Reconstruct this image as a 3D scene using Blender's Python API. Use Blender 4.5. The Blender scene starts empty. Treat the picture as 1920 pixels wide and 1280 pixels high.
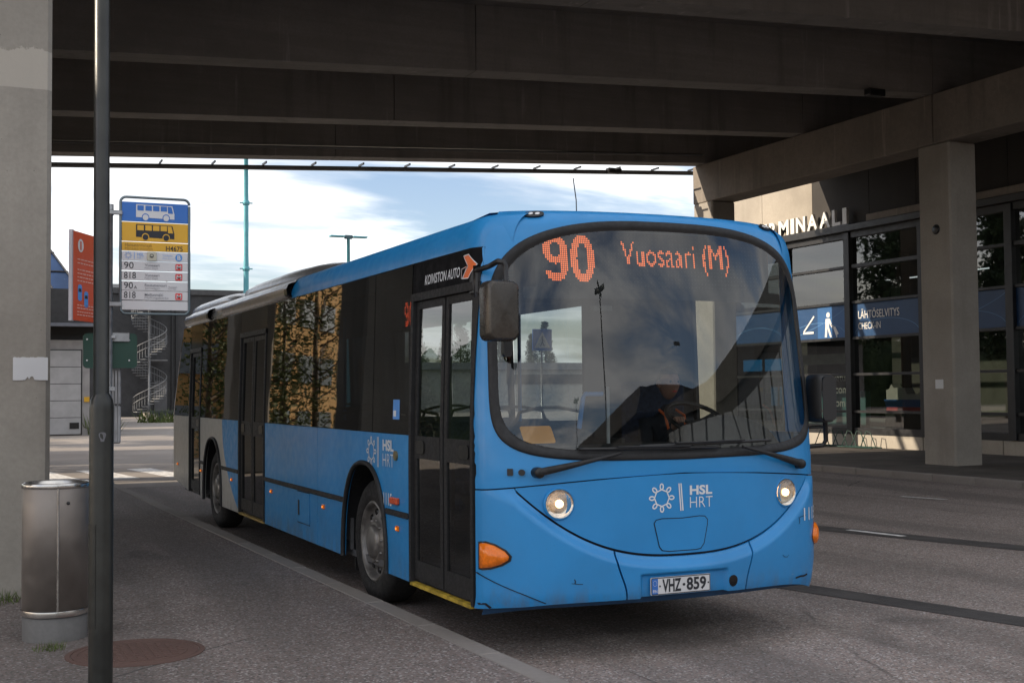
import bpy, math, random
import numpy as np
from mathutils import Vector, Matrix
random.seed(7); RNG = np.random.default_rng(7)
R = math.radians
S = bpy.context.scene
C = S.collection

# ------------------------------------------------------------------ camera
CAM = np.array([-2.99555861, -6.67508373, 1.65923738])
YAW, PITCH, ROLL, FPX = 0.430804247, 0.0397685636, -0.00879789446, 2304.92564
cy_, sy_, cp_, sp_ = math.cos(YAW), math.sin(YAW), math.cos(PITCH), math.sin(PITCH)
cf = np.array([sy_*cp_, cy_*cp_, sp_]); cr0 = np.array([cy_, -sy_, 0.0]); cu0 = np.cross(cr0, cf)
cr = cr0*math.cos(ROLL)+cu0*math.sin(ROLL); cu = -cr0*math.sin(ROLL)+cu0*math.cos(ROLL)
cam_d = bpy.data.cameras.new('camera'); cam = bpy.data.objects.new('camera', cam_d); C.objects.link(cam)
M4 = Matrix.Identity(4)
for i in range(3):
    M4[i][0], M4[i][1], M4[i][2], M4[i][3] = cr[i], cu[i], -cf[i], CAM[i]
cam.matrix_world = M4
cam_d.sensor_width = 36; cam_d.lens = 36*FPX/1920; cam_d.clip_end = 5000; cam_d.clip_start = .05
S.camera = cam

# ------------------------------------------------------------------ light
SUN_EL = R(24); SUN_AZ = (-0.967, 0.256)                   # direction towards the sun
world = bpy.data.worlds.new('World'); S.world = world; world.use_nodes = True
wn, wl = world.node_tree.nodes, world.node_tree.links
for n in list(wn): wn.remove(n)
wo = wn.new('ShaderNodeOutputWorld'); bg = wn.new('ShaderNodeBackground'); bg.inputs[1].default_value = .15
sky = wn.new('ShaderNodeTexSky'); sky.sky_type = 'NISHITA'; sky.sun_disc = False
sky.sun_elevation = SUN_EL; sky.sun_rotation = math.atan2(SUN_AZ[0], SUN_AZ[1])
sky.air_density = 1.0; sky.dust_density = 1.0; sky.ozone_density = 1.2
tc = wn.new('ShaderNodeTexCoord'); sep = wn.new('ShaderNodeSeparateXYZ'); wl.new(tc.outputs['Generated'], sep.inputs[0])
def wm(op, a, b=None, c=None):
    n = wn.new('ShaderNodeMath'); n.operation = op
    for k, v in enumerate((a, b, c)):
        if v is None: continue
        if isinstance(v, (int, float)): n.inputs[k].default_value = v
        else: wl.new(v, n.inputs[k])
    return n.outputs[0]
zz = wm('ADD', wm('MAXIMUM', sep.outputs[2], 0.0), .16)
cmb = wn.new('ShaderNodeCombineXYZ')
wl.new(wm('DIVIDE', sep.outputs[0], zz), cmb.inputs[0]); wl.new(wm('DIVIDE', sep.outputs[1], zz), cmb.inputs[1])
mp = wn.new('ShaderNodeMapping'); mp.inputs['Rotation'].default_value = (0, 0, R(28)); mp.inputs['Scale'].default_value = (.8, 1.7, 1); mp.inputs['Location'].default_value = (1.3, .25, 0)
wl.new(cmb.outputs[0], mp.inputs[0])
nz = wn.new('ShaderNodeTexNoise'); nz.inputs['Scale'].default_value = 1.05; nz.inputs['Detail'].default_value = 9; nz.inputs['Roughness'].default_value = .56; nz.inputs['Distortion'].default_value = .35
wl.new(mp.outputs[0], nz.inputs[0])
cramp = wn.new('ShaderNodeMapRange'); cramp.interpolation_type = 'SMOOTHSTEP'
cramp.inputs['From Min'].default_value = .36; cramp.inputs['From Max'].default_value = .58
wl.new(nz.outputs[0], cramp.inputs[0])
nz2 = wn.new('ShaderNodeTexNoise'); nz2.inputs['Scale'].default_value = 1.7; nz2.inputs['Detail'].default_value = 5
wl.new(mp.outputs[0], nz2.inputs[0])
ccol = wn.new('ShaderNodeMix'); ccol.data_type = 'RGBA'; ccol.inputs[6].default_value = (2.05, 2.15, 2.3, 1); ccol.inputs[7].default_value = (3.6, 3.55, 3.5, 1)
cr2 = wn.new('ShaderNodeMapRange'); cr2.inputs['From Min'].default_value = .32; cr2.inputs['From Max'].default_value = .58; wl.new(nz2.outputs[0], cr2.inputs[0]); wl.new(cr2.outputs[0], ccol.inputs[0])
cmix = wn.new('ShaderNodeMix'); cmix.data_type = 'RGBA'
wl.new(wm('MULTIPLY', cramp.outputs[0], .9), cmix.inputs[0]); skm = wn.new('ShaderNodeVectorMath'); skm.operation = 'MULTIPLY'; skm.inputs[1].default_value = (.40, .385, .415); wl.new(sky.outputs[0], skm.inputs[0]); wl.new(skm.outputs[0], cmix.inputs[6]); wl.new(ccol.outputs[2], cmix.inputs[7])
wl.new(cmix.outputs[2], bg.inputs[0]); wl.new(bg.outputs[0], wo.inputs[0])

sd = bpy.data.lights.new('sun', 'SUN'); sd.energy = 2.0; sd.angle = R(.53); sd.color = (1, .86, .68)
sun = bpy.data.objects.new('sun', sd); C.objects.link(sun)
tos = Vector((SUN_AZ[0]*math.cos(SUN_EL), SUN_AZ[1]*math.cos(SUN_EL), math.sin(SUN_EL)))
sun.rotation_euler = tos.to_track_quat('Z', 'Y').to_euler(); sun.location = tos*60
S.view_settings.view_transform = 'Standard'; S.view_settings.look = 'None'; S.view_settings.gamma = 1
S.view_settings.exposure = 1.65; S.view_settings.use_curve_mapping = False
S.cycles.max_bounces = 10; S.cycles.diffuse_bounces = 5; S.cycles.glossy_bounces = 4; S.cycles.transparent_max_bounces = 16
S.cycles.use_denoising = True; S.cycles.caustics_reflective = False; S.cycles.caustics_refractive = False

# ------------------------------------------------------------------ materials
class NT:
    def __init__(s, name):
        s.m = bpy.data.materials.new(name); s.m.use_nodes = True
        s.n, s.l = s.m.node_tree.nodes, s.m.node_tree.links
        for k in list(s.n): s.n.remove(k)
        s.out = s.n.new('ShaderNodeOutputMaterial')
        s.tc = s.n.new('ShaderNodeTexCoord')
    def bsdf(s, col, rough=.5, metal=0, **kw):
        b = s.n.new('ShaderNodeBsdfPrincipled'); s.b = b
        s.put(b.inputs['Base Color'], col); s.put(b.inputs['Roughness'], rough); s.put(b.inputs['Metallic'], metal)
        for k, v in kw.items(): s.put(b.inputs[k.replace('_', ' ')], v)
        s.l.new(b.outputs[0], s.out.inputs[0]); return b
    def put(s, sock, v):
        if isinstance(v, bpy.types.NodeSocket): s.l.new(v, sock)
        elif isinstance(v, (tuple, list)): sock.default_value = (*v[:3], 1) if len(sock.default_value) == 4 else v
        else: sock.default_value = v
    def coord(s, scale=(1, 1, 1), src='Object'):
        m = s.n.new('ShaderNodeMapping'); m.inputs['Scale'].default_value = scale
        s.l.new(s.tc.outputs[src], m.inputs[0]); return m.outputs[0]
    def noise(s, scale, detail=4, rough=.55, co=None, dist=0):
        n = s.n.new('ShaderNodeTexNoise'); n.inputs['Scale'].default_value = scale; n.inputs['Detail'].default_value = detail
        n.inputs['Roughness'].default_value = rough; n.inputs['Distortion'].default_value = dist
        s.l.new(co if co else s.coord(), n.inputs[0]); return n.outputs[0]
    def voro(s, scale, out='Color', co=None, rnd=1):
        n = s.n.new('ShaderNodeTexVoronoi'); n.inputs['Scale'].default_value = scale; n.inputs['Randomness'].default_value = rnd
        s.l.new(co if co else s.coord(), n.inputs[0]); return n.outputs[out]
    def ramp(s, v, a, b, smooth=True, lo=0, hi=1):
        n = s.n.new('ShaderNodeMapRange'); n.interpolation_type = 'SMOOTHSTEP' if smooth else 'LINEAR'
        n.inputs['From Min'].default_value = a; n.inputs['From Max'].default_value = b
        n.inputs['To Min'].default_value = lo; n.inputs['To Max'].default_value = hi
        s.l.new(v, n.inputs[0]); return n.outputs[0]
    def mix(s, f, a, b, mode='MIX'):
        n = s.n.new('ShaderNodeMix'); n.data_type = 'RGBA'; n.blend_type = mode
        s.put(n.inputs[0], f); s.put(n.inputs[6], a); s.put(n.inputs[7], b); return n.outputs[2]
    def math(s, op, a, b=None, c=None):
        n = s.n.new('ShaderNodeMath'); n.operation = op
        for k, v in enumerate((a, b, c)):
            if v is not None: s.put(n.inputs[k], v)
        return n.outputs[0]
    def bump(s, h, strength=.3, dist=.01):
        n = s.n.new('ShaderNodeBump'); n.inputs['Strength'].default_value = strength; n.inputs['Distance'].default_value = dist
        s.l.new(h, n.inputs['Height']); s.l.new(n.outputs[0], s.b.inputs['Normal'])
MATS = {}
def plain(name, col, rough=.5, metal=0, var=.12, scale=3.0, bump=0, bscale=60, **kw):
    if name in MATS: return MATS[name]
    t = NT(name)
    v = t.ramp(t.noise(scale, 5), .3, .7, lo=1-var, hi=1+var)
    c = t.mix(1.0, col, t.mix(v, (0, 0, 0), (1, 1, 1)), 'MULTIPLY') if False else None
    n = t.n.new('ShaderNodeVectorMath'); n.operation = 'SCALE'; n.inputs[0].default_value = col[:3]; t.l.new(v, n.inputs['Scale'])
    r = t.ramp(t.noise(scale*4, 3), .3, .7, lo=max(0.02, rough*.85), hi=min(1, rough*1.15))
    t.bsdf(n.outputs[0], r, metal, **kw)
    if bump: t.bump(t.noise(bscale, 4), bump)
    MATS[name] = t.m; return t.m
def emit(name, col, strength):
    if name in MATS: return MATS[name]
    t = NT(name); e = t.n.new('ShaderNodeEmission'); e.inputs[0].default_value = (*col, 1); e.inputs[1].default_value = strength
    t.l.new(e.outputs[0], t.out.inputs[0]); MATS[name] = t.m; return t.m
def glass(name, tint, f0=.06, wav=0, wscale=1.5, ro=0.0):
    t = NT(name)
    g = t.n.new('ShaderNodeBsdfGlossy'); g.inputs['Roughness'].default_value = ro; g.inputs[0].default_value = (1, 1, 1, 1)
    tr = t.n.new('ShaderNodeBsdfTransparent'); tr.inputs[0].default_value = (*tint, 1)
    geo = t.n.new('ShaderNodeNewGeometry'); d = t.n.new('ShaderNodeVectorMath'); d.operation = 'DOT_PRODUCT'
    t.l.new(geo.outputs['Normal'], d.inputs[0]); t.l.new(geo.outputs['Incoming'], d.inputs[1])
    c = t.math('SUBTRACT', 1.0, t.math('ABSOLUTE', d.outputs['Value']))
    f = t.math('ADD', t.math('MULTIPLY', t.math('POWER', c, 5.0), 1-f0), f0)
    mx = t.n.new('ShaderNodeMixShader'); t.l.new(f, mx.inputs[0]); t.l.new(tr.outputs[0], mx.inputs[1]); t.l.new(g.outputs[0], mx.inputs[2])
    t.l.new(mx.outputs[0], t.out.inputs[0])
    if wav:
        b = t.n.new('ShaderNodeBump'); b.inputs['Strength'].default_value = 1; b.inputs['Distance'].default_value = wav
        t.l.new(t.noise(wscale, 2, .4), b.inputs['Height']); t.l.new(b.outputs[0], g.inputs['Normal'])
    MATS[name] = t.m; return t.m

def asphalt(name, c1, c2, spot=.30, red=0.0):
    t = NT(name); co = t.coord()
    big = t.ramp(t.noise(.35, 5), .3, .7); mid = t.ramp(t.noise(3.2, 5, .65), .3, .72)
    base = t.mix(t.math('MULTIPLY', t.math('ADD', big, mid), .5), c1, c2)
    cell = t.voro(80.0, 'Color'); sepc = t.n.new('ShaderNodeSeparateColor'); t.l.new(cell, sepc.inputs[0])
    light = t.ramp(sepc.outputs[0], .72, .99); dark = t.ramp(sepc.outputs[1], .70, .95)
    col = t.mix(t.math('MULTIPLY', light, .75), base, (spot, spot*.93, spot*.9))
    col = t.mix(t.math('MULTIPLY', t.ramp(sepc.outputs[2], .6, .9), .5), col, (c2[0]*1.25, c2[1]*.95, c2[2]*.9))
    col = t.mix(t.math('MULTIPLY', dark, .6), col, (.018, .017, .017))
    stain = t.ramp(t.noise(.9, 6, .7, dist=.6), .60, .72); col = t.mix(t.math('MULTIPLY', stain, .35), col, (.03, .028, .027))
    tr = t.ramp(t.noise(1, 3, .5, co=t.coord((1.1, .10, 1))), .42, .62); col = t.mix(t.math('MULTIPLY', tr, .42), col, (.07, .062, .056))
    oil = t.ramp(t.noise(.55, 3, .5, dist=1.2), .66, .74); col = t.mix(t.math('MULTIPLY', oil, .32), col, (.035, .032, .030))
    vc = t.n.new('ShaderNodeTexVoronoi'); vc.feature = 'DISTANCE_TO_EDGE'; vc.inputs['Scale'].default_value = .32
    dn = t.n.new('ShaderNodeMix'); dn.data_type = 'VECTOR'; dn.inputs[0].default_value = .10; t.l.new(t.coord(), dn.inputs[4]); nn = t.n.new('ShaderNodeTexNoise'); nn.inputs['Scale'].default_value = 2.2; nn.inputs['Detail'].default_value = 5; t.l.new(t.coord(), nn.inputs[0]); t.l.new(nn.outputs[1], dn.inputs[5]); t.l.new(dn.outputs[1], vc.inputs[0])
    ck = t.math('MULTIPLY', t.ramp(vc.outputs['Distance'], .0, .004, lo=1, hi=0), t.ramp(t.noise(.5, 2), .5, .6)); col = t.mix(t.math('MULTIPLY', ck, .7), col, (.025, .023, .022))
    t.bsdf(col, .86, 0)
    t.bump(t.math('ADD', t.voro(80.0, 'Distance'), t.noise(160, 2)), .35, .006)
    MATS[name] = t.m; return t.m
def concrete(name, col, dirt=.5, vert=True, scale=1.0, holes=False, patch=False, boards=False):
    t = NT(name)
    big = t.ramp(t.noise(.7*scale, 6, .6), .28, .72); fine = t.ramp(t.noise(26, 5, .7), .25, .75)
    c = t.mix(big, tuple(x*.80 for x in col), tuple(x*1.12 for x in col))
    c = t.mix(t.math('MULTIPLY', fine, .36), c, tuple(x*.62 for x in col))
    st = t.ramp(t.noise(1.6, 5, .6, co=t.coord((1.7, 1.7, .16))), .52, .72)
    c = t.mix(t.math('MULTIPLY', st, dirt*.55), c, tuple(x*.45 for x in col))
    if boards:                                             # board marks and pale lime streaks
        bd = t.ramp(t.noise(1, 3, .6, co=t.coord((.25, 9, 9))), .35, .65); c = t.mix(t.math('MULTIPLY', bd, .28), c, tuple(x*.6 for x in col))
        lm = t.ramp(t.noise(1, 4, .65, co=t.coord((5, 5, .35))), .60, .74); c = t.mix(t.math('MULTIPLY', lm, .35), c, tuple(min(.7, x*1.9) for x in col))
    if holes:
        h = t.voro(9, 'Distance'); hh = t.ramp(h, .03, .05, lo=1, hi=0)
        c = t.mix(t.math('MULTIPLY', hh, .6), c, tuple(x*.3 for x in col))
    if patch:                                              # repaired lighter band with a ragged upper edge
        sp = t.n.new('ShaderNodeSeparateXYZ'); t.l.new(t.tc.outputs['Object'], sp.inputs[0])
        zz = t.math('ADD', sp.outputs[2], t.math('MULTIPLY', t.noise(3.5, 5, .7), .28))
        up = t.ramp(zz, 4.46, 4.47, lo=1, hi=0); lo = t.ramp(sp.outputs[2], 4.025, 4.03)
        c = t.mix(t.math('MULTIPLY', t.math('MULTIPLY', up, lo), .75), c, tuple(min(.75, x*1.35) for x in col))
    t.bsdf(c, .88, 0)
    t.bump(t.math('ADD', t.noise(38, 6, .7), t.math('MULTIPLY', t.noise(6, 4), .6)), .22, .006)
    MATS[name] = t.m; return t.m

m_road = asphalt('asphalt_road', (.205, .172, .152), (.275, .232, .206), .58)
m_pave = asphalt('asphalt_pavement', (.150, .126, .113), (.208, .176, .159), .50)
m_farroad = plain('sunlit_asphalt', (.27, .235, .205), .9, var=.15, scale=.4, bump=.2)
m_tar = plain('tar_seal', (.058, .052, .050), .8, var=.2, scale=2, bump=.25, bscale=120)
m_kerb = concrete('kerb_granite', (.29, .26, .235), .4)
m_conc = concrete('pillar_concrete', (.35, .32, .275), .45, holes=True, patch=True)
m_col = concrete('column_concrete', (.36, .325, .28), .4, holes=True)
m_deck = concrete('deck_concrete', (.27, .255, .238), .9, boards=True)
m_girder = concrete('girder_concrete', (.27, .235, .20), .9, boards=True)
m_wallc = concrete('panel_concrete', (.36, .32, .265), .3)
m_shadep = concrete('shaded_panel_concrete', (.05, .045, .04), .3)  # wall concrete with the overpass shade put into its colour
m_plinth = concrete('plinth_concrete', (.40, .36, .30), .3)
m_line = plain('road_paint', (.72, .70, .67), .8, var=.3, scale=9)
def bus_paint(name, col, rough=.40, two=False):
    t = NT(name)
    v = t.ramp(t.noise(2.5, 6, .6), .3, .7)
    base = t.mix(v, tuple(x*.95 for x in col), tuple(x*1.04 for x in col))
    sp = t.n.new('ShaderNodeSeparateXYZ'); t.l.new(t.tc.outputs['Object'], sp.inputs[0])
    if two:                                                # the white tail paint with its swept edge
        tt = t.math('DIVIDE', t.math('SUBTRACT', 1.35, sp.outputs[2]), 1.01)
        yb = t.math('SUBTRACT', 8.18-BUS0[1], t.math('MULTIPLY', t.math('POWER', t.math('MAXIMUM', tt, 0.0), 2.2), .9))
        base = t.mix(t.math('GREATER_THAN', sp.outputs[1], yb), base, (.42, .42, .40))
    grime = t.math('MULTIPLY', t.ramp(t.noise(3, 4, .5), .3, .8), t.ramp(sp.outputs[2], .25, .8, lo=.22, hi=0.0))
    base = t.mix(grime, base, (.06, .058, .055))
    chip = t.math('MULTIPLY', t.ramp(t.voro(26, 'Distance'), .035, .06, lo=1, hi=0), t.ramp(t.noise(2.2, 3), .60, .66)); base = t.mix(t.math('MULTIPLY', chip, .8), base, (.03, .03, .03))
    scr = t.math('MULTIPLY', t.ramp(t.noise(1, 4, .7, co=t.coord((5, 1.2, 34))), .68, .72), t.ramp(sp.outputs[2], .3, .75, lo=.55, hi=.0)); base = t.mix(scr, base, (.35, .42, .50))
    skirt = t.math('MULTIPLY', t.ramp(t.noise(9, 5, .7, co=t.coord((1, 1, .35))), .40, .70), t.ramp(sp.outputs[2], .30, .52, lo=.55, hi=0.0)); base = t.mix(skirt, base, (.10, .092, .082))
    t.bsdf(base, t.ramp(t.noise(11, 4), .3, .7, lo=rough*.8, hi=rough*1.3), 0, Coat_Weight=.25, Coat_Roughness=.16)
    t.bump(t.noise(1.1, 2), .04, .02)
    MATS[name] = t.m; return t.m
BUS0 = (1.275, 5.8, 0.0)
m_blue = bus_paint('bus_blue', (.016, .245, .58))
m_blue2 = bus_paint('bus_blue_white', (.016, .245, .58), two=True)
m_white = bus_paint('bus_white', (.42, .42, .40))
m_silver = plain('bus_silver', (.40, .40, .40), .22, .6, var=.04)
m_rubber = plain('black_rubber', (.012, .012, .013), .62, var=.25, scale=9, bump=.1)
m_black = plain('black_plastic', (.010, .010, .011), .38, var=.2, scale=6)
m_blackg = plain('gloss_black', (.004, .004, .005), .10, var=.1)
m_seam = plain('seam_shadow_gap', (.006, .008, .014), .8)
m_tyre = plain('tyre_rubber', (.016, .015, .015), .85, var=.25, scale=7, bump=.3, bscale=30)
m_rim = plain('rim_steel', (.20, .19, .18), .40, .6, var=.35, scale=9, bump=.1)
m_white_v = plain('white_vinyl', (.72, .74, .76), .45, var=.03)
m_orange_v = plain('orange_vinyl', (.82, .16, .03), .45, var=.04)
m_amber = plain('amber_lens', (.75, .17, .012), .12, var=.15, scale=40, Emission_Color=(1, .25, .02), Emission_Strength=.02)
m_amber_lit = plain('amber_lit', (.8, .2, .02), .2, Emission_Color=(1, .3, .03), Emission_Strength=.6)
m_red = plain('red_lens', (.45, .05, .02), .2)
m_mirror_h = plain('mirror_housing', (.065, .058, .050), .28, .5, var=.1, scale=8, bump=.05, bscale=200)
m_chrome = plain('chrome', (.80, .72, .62), .16, 1.0, var=.15, scale=30)
m_led = emit('led_orange', (1.0, .20, .055), .66)
m_ledr = emit('led_red', (1.0, .10, .03), 4.0)
m_disp = plain('display_black', (.010, .010, .011), .6)
m_frit = plain('visor_black', (.004, .004, .005), .6)
g_ws = glass('windscreen_glass', (.56, .60, .59), .072)
g_side = glass('tinted_side_glass', (.06, .065, .065), .055, .0012, 1.2, .018)
g_far = glass('far_side_glass', (.52, .56, .56), .05)
g_door = glass('door_glass', (.46, .50, .50), .10, .0012, 1.4, .012)
g_fac = glass('facade_glass', (.36, .39, .37), .12, .0007, .7, .014)
g_lens = glass('lamp_lens', (.93, .93, .92), .07)
m_int = plain('bus_interior_grey', (.10, .10, .105), .7)
m_intl = plain('bus_interior_light', (.15, .15, .15), .6)
m_seat = plain('seat_fabric', (.025, .035, .07), .9, var=.4, scale=30)
m_dash = plain('dashboard_vinyl', (.030, .030, .032), .6, bump=.2, bscale=200)
m_railb = plain('handrail_blue', (.05, .28, .72), .35)
m_railw = plain('handrail_white', (.6, .6, .6), .4)
m_card = plain('orange_card', (.95, .38, .01), .7, var=.05)
m_steel = plain('galvanised_steel', (.36, .37, .38), .45, .6, var=.2, scale=14)
m_stain = plain('stainless_steel', (.27, .24, .215), .52, .65, var=.25, scale=2.5, bump=.04)
m_brushed = plain('rim_bright_steel', (.62, .60, .57), .22, .95, var=.15)
m_post = plain('lamp_post_paint', (.028, .029, .026), .36, .25, var=.25, scale=5, bump=.06, bscale=90)
m_paper = plain('white_paper', (.70, .70, .70), .8, var=.05)
m_signblue = plain('sign_blue', (.035, .16, .52), .45, var=.04)
m_signyel = plain('sign_yellow', (.72, .40, .03), .45, var=.05)
m_signwht = plain('sign_white', (.66, .66, .67), .5, var=.03)
m_ink = plain('sign_black_ink', (.02, .022, .03), .6)
m_inkg = plain('sign_grey_ink', (.22, .22, .25), .6)
m_inkb = plain('sign_blue_ink', (.10, .30, .70), .6)
m_inkr = plain('sign_red_ink', (.75, .07, .07), .6)
m_orange = plain('sign_orange', (.62, .085, .03), .5, var=.06)
m_green = plain('green_panel', (.012, .055, .038), .5, var=.15)
m_teal = plain('mast_teal', (.10, .33, .38), .5, .2, var=.1)
m_iron = concrete('cast_iron', (.13, .075, .06), .3)
m_darkm = plain('dark_cladding', (.040, .040, .042), .75, var=.18, scale=1.5)
m_frame = plain('facade_frame', (.012, .012, .013), .45, var=.2)
m_band = plain('facade_blue_band', (.010, .050, .135), .45, var=.05)
m_band2 = plain('facade_mid_blue', (.025, .105, .27), .45, var=.05)
m_bandl = plain('band_light_line', (.10, .24, .45), .5)
m_cream = plain('letter_cream', (.72, .70, .66), .45, var=.04)
m_greyw = plain('grey_wall', (.33, .32, .32), .85, var=.1)
m_doorg = plain('garage_door_grey', (.40, .40, .41), .6, var=.08)
m_skyg = plain('skylight_glass', (.05, .10, .22), .25, .1, var=.25, scale=.5)
m_ochre = plain('ochre_render', (.52, .30, .11), .85, var=.08)
m_winp = plain('pale_window', (.24, .27, .30), .12, .1)
m_brown = plain('lobby_wall', (.10, .095, .085), .8)
m_lobl = plain('lobby_light_panel', (.45, .48, .42), .7)
m_teal2 = plain('lobby_teal', (.12, .28, .29), .6)
m_skin = plain('skin', (.45, .24, .17), .55)
m_cloth = plain('dark_uniform', (.020, .022, .030), .85)
m_hair = plain('hair', (.10, .07, .05), .7)
m_lany = plain('lanyard_orange', (.80, .14, .02), .6)
m_grass = plain('weed_green', (.09, .12, .03), .9, var=.5, scale=20)
m_lawn = plain('lawn_green', (.05, .09, .02), .95, var=.4, scale=2)
m_bark = plain('bark', (.10, .075, .055), .95, var=.4, scale=6, bump=.4)
def leafmat(name, a, b):
    t = NT(name); f = t.ramp(t.noise(1.3, 4), .3, .7)
    t.bsdf(t.mix(f, a, b), .75); MATS[name] = t.m; return t.m
m_pine = leafmat('pine_needles', (.020, .040, .014), (.055, .085, .028))
m_birch = leafmat('birch_leaves', (.045, .085, .018), (.11, .13, .03))

# ------------------------------------------------------------------ mesh helpers
class MB:
    def __init__(s): s.v = []; s.f = []; s.sm = []
    def add(s, vs, fs, smooth=False):
        o = len(s.v); s.v.extend([tuple(map(float, p)) for p in vs])
        for f in fs: s.f.append(tuple(i+o for i in f)); s.sm.append(smooth)
        return s
    def box(s, a, b, bev=0.0):
        a, b = np.array(a, float), np.array(b, float); a, b2 = np.minimum(a, b), np.maximum(a, b)
        x0, y0, z0 = a; x1, y1, z1 = b2
        if bev <= 0:
            vs = [(x0,y0,z0),(x1,y0,z0),(x1,y1,z0),(x0,y1,z0),(x0,y0,z1),(x1,y0,z1),(x1,y1,z1),(x0,y1,z1)]
            return s.add(vs, [(0,3,2,1),(4,5,6,7),(0,1,5,4),(1,2,6,5),(2,3,7,6),(3,0,4,7)])
        bv = min(bev, .49*min(x1-x0, y1-y0, z1-z0)); vs = []; idx = {}
        for i, (X, sx) in enumerate(((x0, 1), (x1, -1))):
            for j, (Y, sy) in enumerate(((y0, 1), (y1, -1))):
                for k, (Z, sz) in enumerate(((z0, 1), (z1, -1))):
                    for ax in range(3):
                        p = [X+sx*bv, Y+sy*bv, Z+sz*bv]; p[ax] = (X, Y, Z)[ax]; idx[(i, j, k, ax)] = len(vs); vs.append(p)
        f = []
        q = ((0, 0), (1, 0), (1, 1), (0, 1))
        for i in (0, 1):
            f.append([idx[(i, a, b, 0)] for a, b in q]); f.append([idx[(a, i, b, 1)] for a, b in q]); f.append([idx[(a, b, i, 2)] for a, b in q])
        for a in (0, 1):
            for b in (0, 1):
                f.append([idx[(0, a, b, 1)], idx[(1, a, b, 1)], idx[(1, a, b, 2)], idx[(0, a, b, 2)]])
                f.append([idx[(a, 0, b, 0)], idx[(a, 1, b, 0)], idx[(a, 1, b, 2)], idx[(a, 0, b, 2)]])
                f.append([idx[(a, b, 0, 0)], idx[(a, b, 1, 0)], idx[(a, b, 1, 1)], idx[(a, b, 0, 1)]])
                for c in (0, 1): f.append([idx[(a, b, c, 0)], idx[(a, b, c, 1)], idx[(a, b, c, 2)]])
        return s.add(vs, f)
    def hexa(s, p):                                        # 8 corners: bottom loop, top loop
        return s.add(p, [(0,3,2,1),(4,5,6,7),(0,1,5,4),(1,2,6,5),(2,3,7,6),(3,0,4,7)])
    def grid(s, P, smooth=True, closed=False):             # P[i][j] points
        n, m = len(P), len(P[0]); vs = [p for row in P for p in row]; fs = []
        for i in range(n-1):
            for j in range(m-1 if not closed else m):
                k = (j+1) % m; fs.append((i*m+j, i*m+k, (i+1)*m+k, (i+1)*m+j))
        return s.add(vs, fs, smooth)
    def tube(s, path, r, n=8, smooth=True, cap=True):
        path = [np.array(p, float) for p in path]; rr = r if hasattr(r, '__len__') else [r]*len(path)
        rings = []; up = None
        for i, p in enumerate(path):
            t = path[min(i+1, len(path)-1)]-path[max(i-1, 0)]; t = t/(np.linalg.norm(t)+1e-9)
            if up is None:
                a = np.array([0, 0, 1.0]) if abs(t[2]) < .9 else np.array([1.0, 0, 0]); up = a
            e1 = np.cross(t, up); e1 /= np.linalg.norm(e1)+1e-9; e2 = np.cross(e1, t); up = e2
            rings.append([p+rr[i]*(math.cos(2*math.pi*k/n)*e1+math.sin(2*math.pi*k/n)*e2) for k in range(n)])
        s.grid(rings, smooth, closed=True)
        if cap:
            o = len(s.v)-n*len(path); L = len(path)
            s.f.append(tuple(o+k for k in range(n))); s.sm.append(False)
            s.f.append(tuple(o+(L-1)*n+k for k in reversed(range(n)))); s.sm.append(False)
        return s
    def lathe(s, prof, c, axis='z', n=32, smooth=True):    # prof: (radius, offset along axis)
        rings = []
        for r, h in prof:
            ring = []
            for k in range(n):
                a = 2*math.pi*k/n; u, v = r*math.cos(a), r*math.sin(a)
                ring.append({'z': (c[0]+u, c[1]+v, c[2]+h), 'x': (c[0]+h, c[1]+u, c[2]+v), 'y': (c[0]+u, c[1]+h, c[2]+v)}[axis])
            rings.append(ring)
        return s.grid(rings, smooth, closed=True)
    def cyl(s, a, b, r, n=16, smooth=True): return s.tube([a, b], r, n, smooth)
    def prism(s, poly, map0, map1):                        # polygon in 2D mapped by two functions, side walls
        n = len(poly); vs = [map0(*p) for p in poly]+[map1(*p) for p in poly]
        fs = [tuple(range(n)), tuple(reversed(range(n, 2*n)))]+[(i, (i+1) % n, n+(i+1) % n, n+i) for i in range(n)]
        return s.add(vs, fs)
LOC = {}
def root_loc(o):
    while o is not None and o.parent is not None: o = o.parent
    return LOC.get(o.name, np.zeros(3)) if o is not None else np.zeros(3)
def build(name, mb, mat, parent=None, label=None, kind=None):
    me = bpy.data.meshes.new(name); off = root_loc(parent) if parent else np.zeros(3)
    v = np.array(mb.v, float)-off
    me.from_pydata([tuple(p) for p in v], [], mb.f); me.polygons.foreach_set('use_smooth', mb.sm)
    me.materials.append(mat); me.update()
    o = bpy.data.objects.new(name, me); C.objects.link(o)
    if parent: o.parent = parent
    if label: o['label'] = label
    if kind: o['kind'] = kind
    return o
def thing(name, label, cat, loc=(0, 0, 0), group=None):
    o = bpy.data.objects.new(name, None); C.objects.link(o); o.location = loc; o.empty_display_size = .2
    LOC[o.name] = np.array(loc, float); o['label'] = label; o['category'] = cat
    if group: o['group'] = group
    return o
def tag(o, label, cat, group=None):
    o['label'] = label; o['category'] = cat
    if group: o['group'] = group
    return o
def copy_tree(o, parent=None):
    c = o.copy(); C.objects.link(c)
    if parent: c.parent = parent
    for ch in list(o.children): copy_tree(ch, c)
    return c
def copy_part(o, dloc):                                    # another piece sharing the mesh
    c = o.copy(); C.objects.link(c); c.location = Vector(o.location)+Vector(dloc); return c

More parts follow.
